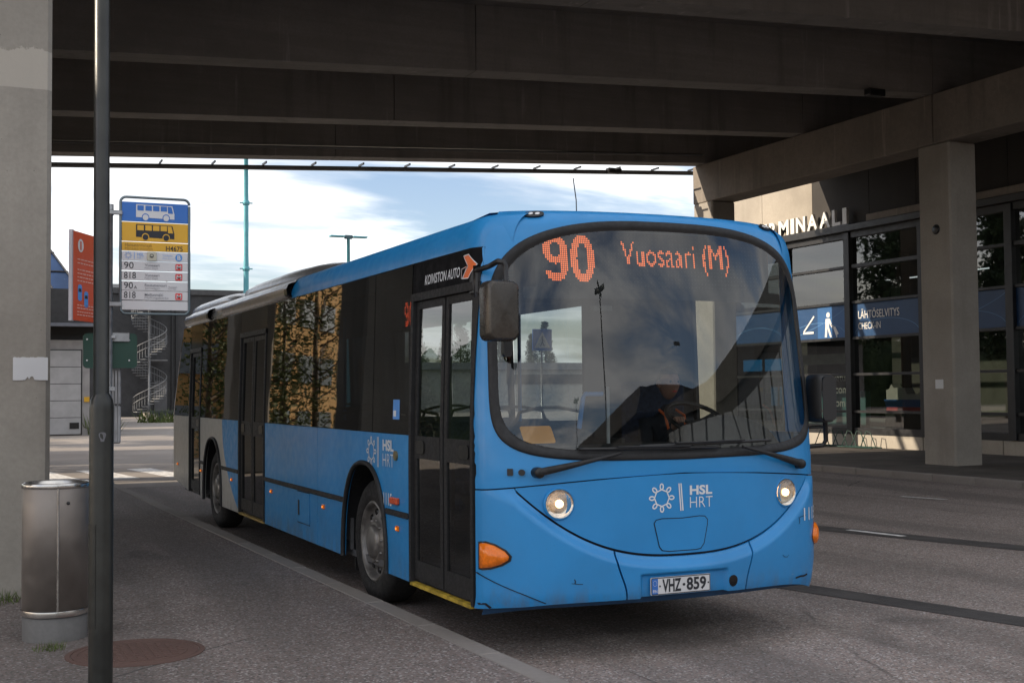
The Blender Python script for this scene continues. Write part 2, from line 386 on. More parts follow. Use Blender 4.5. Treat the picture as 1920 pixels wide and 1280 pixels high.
_tc = {}
def text2d(body, bold=0.0, shear=0.0):
    key = (body, bold, shear)
    if key not in _tc:
        cu_ = bpy.data.curves.new('t', 'FONT'); cu_.body = body; cu_.size = 1; cu_.offset = bold; cu_.shear = shear; cu_.resolution_u = 3
        ob = bpy.data.objects.new('t', cu_); C.objects.link(ob)
        dg = bpy.context.evaluated_depsgraph_get(); me = ob.evaluated_get(dg).to_mesh()
        v = np.array([p.co[:2] for p in me.vertices]); f = [tuple(p.vertices) for p in me.polygons]
        bpy.data.objects.remove(ob); bpy.data.curves.remove(cu_)
        v = v-v.min(0); _tc[key] = (v/np.maximum(v.max(0), 1e-6), f)
    return _tc[key]
def put_text(mb, body, u0, u1, v0, v1, mapf, bold=0.0, shear=0.0):
    v, f = text2d(body, bold, shear)
    mb.add([mapf(u0+(u1-u0)*a, v0+(v1-v0)*b) for a, b in v], f); return mb
def inside_text(body, bold, pts, shear=0.0):
    v, f = text2d(body, bold, shear); hit = np.zeros(len(pts), bool)
    for fa in f:
        for k in range(1, len(fa)-1):
            a, b, c = v[fa[0]], v[fa[k]], v[fa[k+1]]
            d = (b[0]-a[0])*(c[1]-a[1])-(b[1]-a[1])*(c[0]-a[0])
            if abs(d) < 1e-9: continue
            l1 = ((b[0]-pts[:, 0])*(c[1]-pts[:, 1])-(b[1]-pts[:, 1])*(c[0]-pts[:, 0]))/d
            l2 = ((c[0]-pts[:, 0])*(a[1]-pts[:, 1])-(c[1]-pts[:, 1])*(a[0]-pts[:, 0]))/d
            hit |= (l1 >= 0) & (l2 >= 0) & (l1+l2 <= 1)
    return hit
def stroke(mb, pts, w, mapf, closed=False):                # flat ribbon along 2D points
    pts = [np.array(p, float) for p in pts]; n = len(pts); L, Rr = [], []
    for i in range(n):
        a = pts[(i-1) % n] if (closed or i > 0) else pts[i]; b = pts[(i+1) % n] if (closed or i < n-1) else pts[i]
        t = b-a; t = t/(np.linalg.norm(t)+1e-9); nn = np.array([-t[1], t[0]])*w/2
        L.append(mapf(*(pts[i]+nn))); Rr.append(mapf(*(pts[i]-nn)))
    vs = L+Rr; fs = [(i, (i+1) % n, n+(i+1) % n, n+i) for i in range(n if closed else n-1)]
    mb.add(vs, fs); return mb
def rrect(x0, x1, y0, y1, r, n=5):
    p = []
    for cx, cy, a0 in ((x1-r, y1-r, 0), (x0+r, y1-r, 90), (x0+r, y0+r, 180), (x1-r, y0+r, 270)):
        for k in range(n+1):
            a = R(a0+90*k/n); p.append((cx+r*math.cos(a), cy+r*math.sin(a)))
    return p
def circ(cx, cy, r, n=20, ry=None): return [(cx+r*math.cos(2*math.pi*k/n), cy+(ry or r)*math.sin(2*math.pi*k/n)) for k in range(n)]

# ================================================================== the setting
mb = MB(); mb.add([(-2500, -2500, -.012), (2500, -2500, -.012), (2500, 2500, -.012), (-2500, 2500, -.012)], [(0, 1, 2, 3)])
build('ground', mb, plain('ground_dirt', (.13, .12, .10), .95, var=.3, scale=.05), kind='structure')
mb = MB(); mb.add([(-60, -60, 0), (90, -60, 0), (90, 120, 0), (-60, 120, 0)], [(0, 1, 2, 3)])
road = build('road', mb, m_road, kind='structure')
def kx(y): return .0125-.0215*(y+.9)                       # kerb edge on the near pavement
mb = MB(); ys = np.linspace(-14, 15.9, 24)
rows = [[(-30, y, .12), (kx(y)-.16, y, .12)] for y in ys]
mb.grid(rows, False); mb.add([(-30, 15.9, .12), (kx(15.9)-.16, 15.9, .12), (kx(15.9)-.16, 15.9, -.005), (-30, 15.9, -.005)], [(0, 1, 2, 3)])
mb.grid([[(kx(y)-.16, y, .12), (kx(y)-.16, y, -.005)] for y in ys], False)
pave = build('pavement', mb, m_pave, kind='structure')
ks = MB(); L = 1.0; ks.box((-.158, .004, -.05), (0, L-.004, .123), .012)
y = -4.0; first = None; ang = math.atan(.0215)
while y < 15.85:
    if first is None:
        first = build('kerb_stone', ks, m_kerb, pave); o = first
    else:
        o = first.copy(); C.objects.link(o)
    o.location = (kx(y), y, random.uniform(-.003, .003)); o.rotation_euler = (0, 0, ang+random.uniform(-.004, .004)); y += L
ke = MB(); ke.box((-30, 15.9, -.05), (kx(15.9), 16.06, .123), .012); build('kerb_end', ke, m_kerb, pave)
# terminal pavement and its kerb
mb = MB(); mb.box((12.95, -16, -.05), (19.2, 40, .115)); pave2 = build('terminal_pavement', mb, plain('terminal_paving', (.085, .072, .06), .9, var=.25, scale=1.2, bump=.3), kind='structure')
first = None; y = -16
kb = MB(); kb.box((12.79, .004, -.05), (12.948, .996, .12), .012)
for k in range(56):
    if first is None: first = build('kerb_stone', kb, m_kerb, pave2); o = first
    else: o = first.copy(); C.objects.link(o)
    o.location = (random.uniform(-.003, .003), -16+k, random.uniform(-.003, .003))
# tar seals and paint
def strip(name, pts, w, z, mat, parent):
    m_ = MB(); stroke(m_, pts, w, lambda x, y: (x, y, z)); return build(name, m_, mat, parent)
def sm(a, b, c, n=14):
    a, b, c = map(np.array, (a, b, c)); return [tuple((1-t)**2*a+2*t*(1-t)*b+t*t*c) for t in np.linspace(0, 1, n)]
strip('tar_strip', sm((4.9, 11.5), (6.05, 6.2), (7.9, -.6)), .40, .004, m_tar, road)
strip('tar_strip', sm((2.95, 4.2), (3.45, 1.6), (4.6, -3.2)), .33, .004, m_tar, road)
strip('lane_line', [(6.54, 4.76), (6.66, 3.97)], .10, .009, m_line, road)
strip('lane_line', [(10.14, 7.85), (10.33, 7.12)], .10, .009, m_line, road)
strip('lane_line', [(-.9, 45.0), (2.2, 41.0)], .12, .009, m_line, road)
strip('lane_line', [(2.6, 48.0), (9.0, 45.0)], .12, .009, m_line, road)
for k in range(9):                                         # zebra crossing behind the bus
    x0 = -1.4+k*1.06; strip('zebra_bar', [(x0+.55, 18.4), (x0+.15, 21.6)], .52, .006, m_line, road)
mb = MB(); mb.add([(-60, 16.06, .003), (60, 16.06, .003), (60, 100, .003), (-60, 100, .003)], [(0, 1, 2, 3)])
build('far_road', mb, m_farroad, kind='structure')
mb = MB(); mb.add([(-60, 24, .03), (-5.5, 24, .03), (-7, 44, .03), (-60, 58, .03)], [(0, 1, 2, 3)])
build('lawn', mb, m_lawn, kind='structure')

# ------------------------------------------------------------------ overpass
ovp = thing('overpass', 'dark concrete overpass of cross beams on square columns over the bus', 'overpass', (0, 0, 0))
SL = .0547
def zs(x): return 6.69+SL*x
def sbox(x0, x1, y0, y1, d0, d1):                          # box following the deck's cross fall
    b = MB(); P = [(x0, y0, zs(x0)+d0), (x1, y0, zs(x1)+d0), (x1, y1, zs(x1)+d0), (x0, y1, zs(x0)+d0),
                   (x0, y0, zs(x0)+d1), (x1, y0, zs(x1)+d1), (x1, y1, zs(x1)+d1), (x0, y1, zs(x0)+d1)]
    return b.hexa(P)
build('deck_slab', sbox(-28, 34, 2.4, 21.0, 1.10, 1.45), m_deck, ovp)  # left end stretched out of view to keep sun off the pavement
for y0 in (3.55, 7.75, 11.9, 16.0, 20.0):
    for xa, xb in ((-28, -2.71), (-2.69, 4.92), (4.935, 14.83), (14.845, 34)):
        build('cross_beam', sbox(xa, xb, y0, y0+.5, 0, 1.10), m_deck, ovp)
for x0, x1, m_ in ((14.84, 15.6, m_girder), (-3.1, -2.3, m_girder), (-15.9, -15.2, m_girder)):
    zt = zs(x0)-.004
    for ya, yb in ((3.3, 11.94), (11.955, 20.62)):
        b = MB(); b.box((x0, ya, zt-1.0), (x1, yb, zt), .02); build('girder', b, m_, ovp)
for x0, x1 in ((14.84, 15.56), (-3.1, -2.27), (-15.9, -15.2)):
    for y0 in (3.45, 11.52, 19.75):
        b = MB(); b.box((x0+(0.003 if x0 > 0 else 0), y0-({11.52: 1.6, 19.75: 1.1}.get(y0, 0) if x0 < 0 else 0), .0), (x1, y0+(.86 if x0 > 0 or y0 < 5 else -.35), zs(x0)-1.006), .035)  # unseen left columns shifted and reshaped so the bus windows mirror dark
        build('column', b, m_conc if x0 < 0 else m_col, ovp)
rail = build('gutter_rail', sbox(-28, 15.35, 20.86, 21.02, -.15, -.065), m_steel if False else plain('rail_grey', (.10, .10, .10), .6, .2), ovp)
for k in range(15):
    x = -1.1+k*1.14
    build('bracket', sbox(x, x+.03, 20.52, 20.90, -.075, -.03), m_black, rail)
b = MB(); b.tube([(-16, 19.96, zs(-16)+.2), (14.7, 19.96, zs(14.7)+.2)], .035, 6); build('conduit', b, MATS['rail_grey'], ovp)
for (x, y) in ((13.2, 11.75), (12.6, 20.9)):               # little flood lights under the beams
    b = MB(); b.box((x-.2, y-.12, zs(x)-.16), (x+.2, y+.06, zs(x)-.02), .02); build('floodlight', b, m_black, ovp)
# manhole, papers on pillars
mh = thing('manhole_cover', 'rusty round cast iron manhole cover set in the pavement beside the lamp post', 'manhole cover', (-1.96, .99, .12))
b = MB(); b.lathe([(.40, -.01), (.40, .004), (.372, .006), (.368, .001)], (-1.96, .99, .12), 'z', 48, False); build('frame', b, m_iron, mh)
b = MB(); b.lathe([(.366, -.01), (.364, .004), (.33, .005), (.328, .002), (.30, .002), (.298, .005), (.001, .005)], (-1.96, .99, .12), 'z', 48, False); lid = build('lid', b, m_iron, mh)
b = MB()
for i in range(-5, 6):
    for j in range(-5, 6):
        x, y = i*.052, j*.052
        if math.hypot(x, y) < .27: b.box((-1.96+x-.019, .99+y-.019, .124), (-1.96+x+.019, .99+y+.019, .129), .003)
o = build('lid_studs', b, m_iron, lid); o['kind'] = 'stuff'
def torn(x0, x1, z0, z1, n=26, depth=.03):
    top = [(x0+(x1-x0)*k/n, z1+random.uniform(-.003, .003)) for k in range(n+1)]
    bot = [(x0+(x1-x0)*k/n, z0+(depth*random.random()**2 if .2 < k/n < .75 else 0)) for k in range(n+1)]
    return top+bot[::-1]
b = MB(); b.prism(torn(-2.54, -2.29, 1.77, 1.945), lambda x, z: (x, 3.443, z), lambda x, z: (x, 3.4485, z))
tag(build('notice', b, m_paper), 'torn white paper notice glued on the big left concrete pillar', 'notice')
b = MB(); b.box((14.834, 11.80, 1.62), (14.8405, 12.01, 1.80)); tag(build('notice', b, m_paper), 'small square pale notice on the concrete column by the terminal', 'notice')
b = MB(); b.lathe([(.001, -.02), (.085, -.02), (.10, -.006), (.10, .05)], (14.84, 11.905, 4.78), 'x', 20)
tag(build('drain_spout', b, m_black), 'black round pipe mouth high on the terminal side column', 'pipe')

# ------------------------------------------------------------------ terminal building
ter = thing('terminal_building', 'ferry terminal with dark framed glass front and blue check-in band', 'terminal', (18.66, 16, 0))
b = MB(); b.box((18.60, -16, -.05), (19.2, 13.9, .44), .01); build('plinth', b, m_plinth, ter)
for ya, yb in ((13.92, 16.40), (16.42, 21.9), (21.92, 30.4)):
    b = MB(); b.box((18.60, ya, -.05), (19.2, yb, .44), .01); build('plinth', b, m_plinth, ter)
MU = [13.6+2.72*k for k in range(-3, 7)]; TR = [.52, 1.03, 2.0, 2.95, 3.89, 4.84, 5.68]
for i, y in enumerate(MU):
    b = MB(); b.box((18.55, y-.11, .44), (18.85, y+.11, 5.75), .008); build('mullion', b, m_frame, ter)
for i in range(len(MU)-1):
    ya, yb = MU[i]+.112, MU[i+1]-.112
    for k, z in enumerate(TR):
        h = .09 if k in (0, 6) else (.035 if k != 5 or i % 2 else .05)
        b = MB(); b.box((18.60, ya, z-h), (18.78, yb, z+h), .004); build('transom', b, m_frame, ter)
    for k in range(6):
        z0, z1 = TR[k]+.04, TR[k+1]-.04
        if k == 3: continue
        b = MB(); t1 = random.uniform(-.004, .004); t2 = random.uniform(-.004, .004)
        b.add([(18.69+t1, ya, z0), (18.69-t1, yb, z0), (18.69-t1+t2, yb, z1), (18.69+t1+t2, ya, z1)], [(0, 1, 2, 3)])
        build('window_pane', b, g_fac, ter)
    b = MB(); b.box((18.66, ya, 2.99), (18.70, yb, 3.85)); bp = build('sign_band', b, m_band, ter)
    fm = lambda y, z: (18.655, y, z)
    b = MB()
    if i % 2: stroke(b, [(ya+2.49*(t**1.4), 3.84-.84*t) for t in np.linspace(0, 1, 14)], .012, fm)
    stroke(b, [(ya+1.25+1.2*math.cos(a), 3.0+.42*math.sin(a)) for a in np.linspace(.15, 2.9, 18)], .012, fm)
    build('wave_line', b, m_bandl, bp)
    if abs(MU[i]-19.04) < .1:                              # pane with the traveller
        b = MB(); b.add([(18.657, 20.38, 2.99), (18.657, ya, 2.99), (18.657, ya, 3.85), (18.657, 20.38, 3.85)], [(0, 1, 2, 3)]); build('blue_square', b, m_band2, bp)
        fm = lambda y, z: (18.65, y, z)
        b = MB(); yc = 19.95
        b.prism(circ(yc-.02, 3.62, .075, 16), fm, lambda y, z: (18.654, y, z))
        for poly in ([(yc+.09, 3.52), (yc-.09, 3.52), (yc-.20, 3.28), (yc-.17, 3.255), (yc-.06, 3.40), (yc-.05, 3.30), (yc-.16, 3.02), (yc-.09, 3.02), (yc+.02, 3.26), (yc+.04, 3.02), (yc+.13, 3.02), (yc+.10, 3.30)],
                     [(yc-.22, 3.27), (yc-.30, 3.30), (yc-.44, 3.10), (yc-.33, 3.05)]):
            b.prism(poly, fm, lambda y, z: (18.654, y, z))
        b.prism(circ(yc-.36, 3.03, .025, 10), fm, lambda y, z: (18.654, y, z))
        stroke(b, [(yc-.13, 3.36), (yc-.27, 3.29)], .02, fm)
        build('traveller_symbol', b, m_cream, bp)
        b = MB(); stroke(b, [(20.98, 3.20), (20.52, 3.62)], .05, fm); stroke(b, [(21.0, 3.17), (20.55, 3.17)], .06, fm); build('ramp_symbol', b, m_cream, bp)
    if abs(MU[i]-16.32) < .1:
        b = MB(); put_text(b, 'LÄHTÖSELVITYS', 18.72, 17.19, 3.45, 3.70, lambda y, z: (18.65, y, z), .006); build('lettering', b, m_cream, bp)
        b = MB(); put_text(b, 'CHECK-IN', 18.72, 17.88, 3.17, 3.345, lambda y, z: (18.65, y, z), .006); build('lettering', b, m_cream, bp)
b = MB(); b.box((18.45, 5, 5.76), (18.95, 30.6, 5.93), .01); build('lintel', b, m_frame, ter)
b = MB(); b.box((18.52, 5, 5.935), (18.7, 18.2, 6.12), .01); build('ledge', b, m_girder, ter)
yw = 5.0
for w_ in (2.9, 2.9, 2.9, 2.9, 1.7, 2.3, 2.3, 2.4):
    b = MB(); b.box((18.72, yw+.006, 5.935), (19.1, yw+w_-.006, 9.5), .004); build('wall_panel', b, m_wallc if yw > 20 else m_shadep, ter); yw += w_  # one wall plane; nearer panels coloured darker to stand for shade
y = 24.55
wd = {'I': .16, 'L': .34, 'E': .34, 'T': .38, 'R': .36, 'M': .46, 'N': .40, 'A': .44}
seq = 'TERMINAALI'; total = sum(wd[c] for c in seq)+.085*9; y = 18.93+total
b = MB(); b.box((18.50, 18.85, 5.935), (18.62, 18.93+total+.1, 5.96)); build('letter_rail', b, m_frame, ter)
for c in seq:
    w_ = wd[c]; b = MB()
    v, f = text2d(c, .03); P = [(y-w_*a, 5.965+.43*bb) for a, bb in v]; n = len(P)
    b.add([(18.50, *p) for p in P]+[(18.58, *p) for p in P], list(f)+[tuple(reversed([i+n for i in fa])) for fa in f])
    from collections import Counter
    ed = Counter()
    for fa in f:
        for k in range(len(fa)): ed[tuple(sorted((fa[k], fa[(k+1) % len(fa)])))] += 1
    b.add([(18.50, *p) for p in P]+[(18.58, *p) for p in P], [(i, j, j+n, i+n) for (i, j), q in ed.items() if q == 1])
    build('sign_letter', b, m_cream, ter); y -= w_+.085
# shell and lobby
b = MB(); b.box((30, 5, 0), (30.3, 25.2, 9.5)); b.box((30, 25.21, 0), (30.3, 30.6, 5.75)); build('back_wall', b, m_brown, ter)
b = MB(); b.box((19.25, 5, 9.3), (30, 25.2, 9.6)); b.box((19.25, 5, 5.80), (30, 30.6, 5.92)); build('roof_slab', b, m_darkm, ter)
b = MB(); b.box((19.21, -16, .10), (30, 30.04, .30)); build('lobby_floor', b, m_brown, ter)
b = MB(); b.box((18.7, -34, .445), (18.95, 4.99, 5.2)); build('end_wall', b, m_frame, ter)
b = MB(); b.box((18.4, -34, 5.205), (30, 4.99, 6.35)); build('roof_edge', b, m_darkm, ter)
for k in range(12):
    b = MB(); b.box((18.62, -30.5+k*2.9, .7), (18.69, -28.0+k*2.9, 4.6)); build('window_pane', b, m_winp, ter)
b = MB(); b.box((18.6, 30.05, .0), (30, 30.6, 5.75)); build('end_wall', b, m_darkm, ter)
b = MB(); b.box((25.5, 5, .3), (25.7, 24.5, 2.6)); build('lobby_partition', b, plain('partition', (.16, .155, .135), .8), ter)
for yy in (17.8, 22.5, 27):
    b = MB(); b.box((23.5, yy, .3), (23.9, yy+.4, 5.8)); build('lobby_column', b, m_brown, ter)
b = MB(); b.box((22.0, 22.4, .5), (22.2, 25.6, 1.55)); build('lobby_screen', b, m_teal2, ter)
b = MB(); b.box((21.8, 19.6, .32), (22.0, 22.0, .75)); build('lobby_bench', b, plain('lobby_seat', (.22, .24, .25), .7), ter)
b = MB(); b.box((20.6, 21.6, 2.35), (20.7, 24.3, 2.65)); build('lobby_beam', b, m_lobl, ter)
fm = lambda y, z: (19.0, y, z); mbt = MB()
put_text(mbt, 'Tervetuloa', 20.66, 19.32, 1.83, 2.03, fm); put_text(mbt, 'Welcome', 20.66, 19.45, 1.50, 1.72, fm); put_text(mbt, 'Välkommen', 20.66, 19.18, 1.14, 1.36, fm, .01)
build('welcome_lettering', mbt, plain('welcome_white', (.6, .62, .6), .6), ter)
b = MB(); b.box((21.3, 24.6, 2.22), (21.34, 26.4, 2.6)); build('info_screen', b, emit('screen_blue', (.05, .35, .75), .35), ter)
b = MB(); b.box((21.3, 26.6, 2.22), (21.34, 27.6, 2.6)); build('info_screen', b, MATS['screen_blue'], ter)
b = MB(); b.box((21.0, 24.9, 1.1), (21.02, 25.25, 1.7)); b.box((21.0, 25.35, 1.1), (21.02, 25.7, 1.7)); build('poster_pair', b, m_inkb, ter)
# model ship in the lobby
ship = thing('model_ship', 'white, blue and red model ship on a stand behind the terminal glass', 'model ship', (20.6, 18.3, .3))
hull = [(0, 0), (.05, .18), (.12, .30), (2.55, .30), (2.65, .30), (2.45, .0)]
def shipprism(poly, w0, mat, nm):
    b = MB(); b.prism(poly, lambda a, z: (20.6-w0, 19.75-a, 1.02+z), lambda a, z: (20.6+w0, 19.75-a, 1.02+z)); build(nm, b, mat, ship)
shipprism([(0, .0), (2.4, .0), (2.45, .10), (.02, .10)], .16, m_inkr, 'keel')
shipprism([(.02, .10), (2.45, .10), (2.6, .30), (-.06, .30)], .18, m_signblue, 'hull')
shipprism([(.0, .30), (2.35, .30), (2.25, .42), (1.6, .42), (1.55, .56), (1.3, .56), (1.25, .45), (.8, .45), (.7, .62), (.3, .62), (.2, .72), (.12, .60), (.0, .56)], .15, m_cream, 'superstructure')
b = MB(); b.box((20.35, 17.4, .3), (20.85, 19.7, 1.02)); build('stand', b, plain('stand_dark', (.05, .05, .05), .7), ship)
# bike rack
br = thing('bike_rack', 'green zigzag tube bicycle rack by the terminal plinth', 'bike rack', (18.2, 18.7, .115))
b = MB()
for xx in (18.05, 18.35): b.tube([(xx, 17.6, .14), (xx, 19.9, .14)], .018, 6)
build('base_rail', b, plain('rack_green', (.012, .045, .032), .5), br)
for k in range(6):
    yy = 17.75+k*.36; b = MB(); b.tube([(18.3, yy, .14), (18.2, yy+.08, .52), (18.2, yy+.22, .55), (18.1, yy+.34, .14)], .014, 6); build('hoop', b, MATS['rack_green'], br)

# ------------------------------------------------------------------ background left
gar = thing('garage_building', 'grey garage block with sectional door under a wide dark fascia', 'garage', (0, 48, 0))
b = MB(); b.box((-4.6, 45.95, 0), (2.27, 54, 3.85)); build('wall', b, m_greyw, gar)
b = MB(); b.box((-4.8, 45.0, 4.5), (3.0, 54, 5.85)); build('fascia', b, m_darkm, gar)
b = MB(); b.box((-4.8, 44.9, 4.36), (3.0, 45.3, 4.49)); build('gutter', b, plain('gutter_grey', (.14, .15, .18), .5), gar)
b = MB(); b.box((-4.7, 46.4, 3.851), (2.9, 54, 4.499)); build('soffit_recess', b, m_frame, gar)
gd = build('garage_door', MB().box((-.68, 45.915, .0), (1.98, 45.945, 3.47)), m_black, gar)
for k in range(5):
    b = MB(); b.box((-.64, 45.88, .05+k*.68), (1.93, 45.912, .05+k*.68+.66), .008); build('door_panel', b, m_doorg, gd)
b = MB(); b.box((1.5, 45.86, .27), (1.86, 45.878, .52)); build('vent', b, m_black, gd)
b = MB(); b.box((2.06, 45.9, 1.35), (2.26, 45.948, 1.55)); build('sign_plate', b, m_signyel, gar)
gp = thing('glass_pyramid', 'dark blue glass pyramid roof rising behind the garage', 'skylight', (-3, 66, 0))
b = MB(); P = [(-8, 60, 6), (3.9, 60, 6), (3.9, 72, 6), (-8, 72, 6), (-2, 64, 15.1)]
b.add(P, [(0, 1, 4), (1, 2, 4), (2, 3, 4), (3, 0, 4)]); build('glass_roof', b, m_skyg, gp)
b = MB()
for k in range(1, 9):
    t = k/9; a = np.array(P[0])*(1-t)+np.array(P[4])*t; c = np.array(P[1])*(1-t)+np.array(P[4])*t; d = np.array(P[2])*(1-t)+np.array(P[4])*t
    b.tube([a+(0, -.05, 0), c+(0.05, -.05, 0)], .05, 4); b.tube([c+(.05, -.05, 0), d+(.05, 0, 0)], .05, 4)
for k in range(0, 9):
    t = k/8; a = np.array(P[0])*(1-t)+np.array(P[1])*t; b.tube([a+(0, -.05, 0), np.array(P[4])*.97+a*.03+(0, -.05, 0)], .05, 4)
build('glazing_bar', b, plain('bar_dark', (.05, .05, .06), .5), gp)
b = MB(); b.box((-7, 60, 0), (3.2, 72, 5.99)); build('base', b, m_darkm, gp)
far = thing('warehouse', 'long dark flat roofed warehouse behind the spiral stair', 'warehouse', (16, 90, 0))
b = MB(); b.box((3, 85.5, 0), (30, 100, 9.15)); build('wall', b, m_darkm, far)
b = MB(); b.box((2.9, 85.3, 8.9), (30.1, 100.1, 9.3)); build('parapet', b, plain('parapet_dark', (.06, .06, .062), .7), far)
for x in (11.9, 12.2): build('downpipe', MB().box((x, 85.35, 0), (x+.1, 85.48, 9)), m_frame, far)
for x, w_ in ((10.7, .9), (13.3, .9)): build('door', MB().box((x, 85.4, .0), (x+w_, 85.49, 2.6)), plain('door_grey', (.09, .09, .095), .6), far)
build('vent_house', MB().box((7.3, 87, 9.31), (8.4, 89, 9.7)), m_greyw, far)
low = thing('depot_building', 'low pale concrete depot seen through the bus windows', 'depot', (52, 92, 0))
b = MB(); b.box((30.5, 88, 0), (90, 100, 3.4)); build('wall', b, plain('depot_wall', (.36, .35, .33), .85), low)
b = MB(); b.box((30.5, 87.6, 3.41), (90, 100, 4.0)); build('roof_edge', b, plain('depot_edge', (.18, .18, .19), .7), low)
build('window_band', MB().box((40, 87.9, 2.2), (80, 87.98, 3.0)), m_frame, low)
m_stairs = plain('stair_steel', (.20, .205, .21), .55, .3, var=.15)
st = thing('spiral_staircase', 'galvanised spiral stair with round railings against the dark warehouse', 'staircase', (10.1, 83.9, 0))
b = MB(); b.cyl((10.1, 83.9, .3), (10.1, 83.9, 9.6), .09, 10); build('centre_pole', b, m_stairs, st)
b = MB(); b.lathe([(.01, .34), (.42, .34), (.55, 0)], (10.1, 83.9, 0), 'z', 12, False); build('footing', b, m_plinth, st)
tread = None; NT_ = 46
for k in range(NT_):
    a = R(200+k*19.5); z = .35+k*.185
    b = MB(); p = lambda rr, aa, zz: (10.1+rr*math.cos(aa), 83.9+rr*math.sin(aa), zz)
    a2 = a+R(19.5); b.hexa([p(.09, a, z), p(1.2, a, z), p(1.2, a2, z), p(.09, a2, z), p(.09, a, z+.05), p(1.2, a, z+.05), p(1.2, a2, z+.05), p(.09, a2, z+.05)])
    build('tread', b, m_stairs, st)
for h in (1.0, .55):
    b = MB(); b.tube([(10.1+1.22*math.cos(R(200+k*19.5)), 83.9+1.22*math.sin(R(200+k*19.5)), .4+k*.185+h) for k in range(NT_)], .03, 5); build('handrail', b, m_stairs, st)
b = MB()
for k in range(0, NT_*2):
    a = R(200+k*9.75); z = .4+k*.0925; b.tube([(10.1+1.22*math.cos(a), 83.9+1.22*math.sin(a), z), (10.1+1.22*math.cos(a), 83.9+1.22*math.sin(a), z+1)], .012, 4)
o = build('baluster_row', b, m_stairs, st); o['kind'] = 'stuff'
for z in (4.0, 7.6): build('landing', MB().box((10.2, 83.95, z), (11.4, 85.25, z+.08)), m_stairs, st)
ms = thing('floodlight_mast', 'tall teal steel mast standing beyond the bus stop sign', 'mast', (11.75, 60, 0))
b = MB(); b.tube([(11.75, 60, 0), (11.75, 60, 6), (11.75, 60, 12), (11.75, 60, 17)], [.16, .15, .13, .10], 12); build('pole', b, m_teal, ms)
for z in (8.4, 12.0):
    b = MB(); b.lathe([(.15, -.12), (.19, -.1), (.19, .1), (.15, .12)], (11.75, 60, z), 'z', 12); b.box((11.4, 59.97, z-.03), (12.1, 60.03, z+.03)); build('collar', b, m_teal, ms)
b = MB(); b.box((10.6, 59.8, 17), (12.9, 60.2, 17.2)); build('head', b, m_teal, ms)
ml = thing('yard_light', 'teal twin arm lamp post rising above the bus roof', 'street lamp', (17.53, 60, 0))
b = MB(); b.tube([(17.53, 60, 0), (17.53, 60, 10.4)], [.14, .09], 10); build('pole', b, m_teal, ml)
b = MB(); b.box((17.3, 59.9, 10.28), (17.76, 60.1, 10.5), .03); build('bracket', b, plain('bracket_dark', (.05, .10, .12), .5), ml)
for sx in (-1, 1):
    b = MB(); b.box((17.53+sx*.24, 59.8, 10.36), (17.53+sx*1.08, 60.2, 10.45), .02); build('lamp_head', b, m_teal, ml)
bl = MB(); bl.hexa([(8.0, 61.6, 0), (9.1, 61.6, 0), (9.1, 62.2, 0), (8.0, 62.2, 0), (8.1, 61.65, .45), (9.0, 61.65, .45), (9.0, 62.15, .45), (8.1, 62.15, .45)])
bn = thing('barrier', 'low dark post and rail barrier behind the bus tail', 'barrier', (7.9, 66, 0))
b = MB(); b.box((8.1, 66, 0), (8.3, 66.2, .6)); build('post', b, plain('old_wood', (.06, .07, .06), .9), bn)
b = MB(); b.box((7.6, 65.95, .5), (12, 66.2, .68)); build('rail', b, MATS['old_wood'], bn)
def weeds(name, x, y, r, h, n, label):
    b = MB()
    for k in range(n):
        a = random.uniform(0, 6.28); d = r*math.sqrt(random.random()); px, py = x+d*math.cos(a), y+d*math.sin(a)
        hh = h*random.uniform(.4, 1); t = random.uniform(0, 6.28); w_ = h*.05; lx, ly = random.gauss(0, h*.3), random.gauss(0, h*.3)
        z0 = .12 if y < 15 else 0
        b.add([(px-w_*math.cos(t), py-w_*math.sin(t), z0), (px+w_*math.cos(t), py+w_*math.sin(t), z0), (px+lx, py+ly, z0+hh)], [(0, 1, 2)])
    o = build(name, b, m_grass); o['kind'] = 'stuff'; o['label'] = label; return o
weeds('weeds', 2.75, 46.2, .7, 1.0, 160, 'dry green weeds by the garage corner')
weeds('weeds', 8.3, 66.5, 1.4, .9, 160, 'weeds at the foot of the barrier')
weeds('weeds', -2.75, 3.40, .32, .10, 260, 'moss and weeds at the pillar foot')
weeds('weeds', -2.42, 1.33, .10, .05, 120, 'small moss patch at the bin foot')

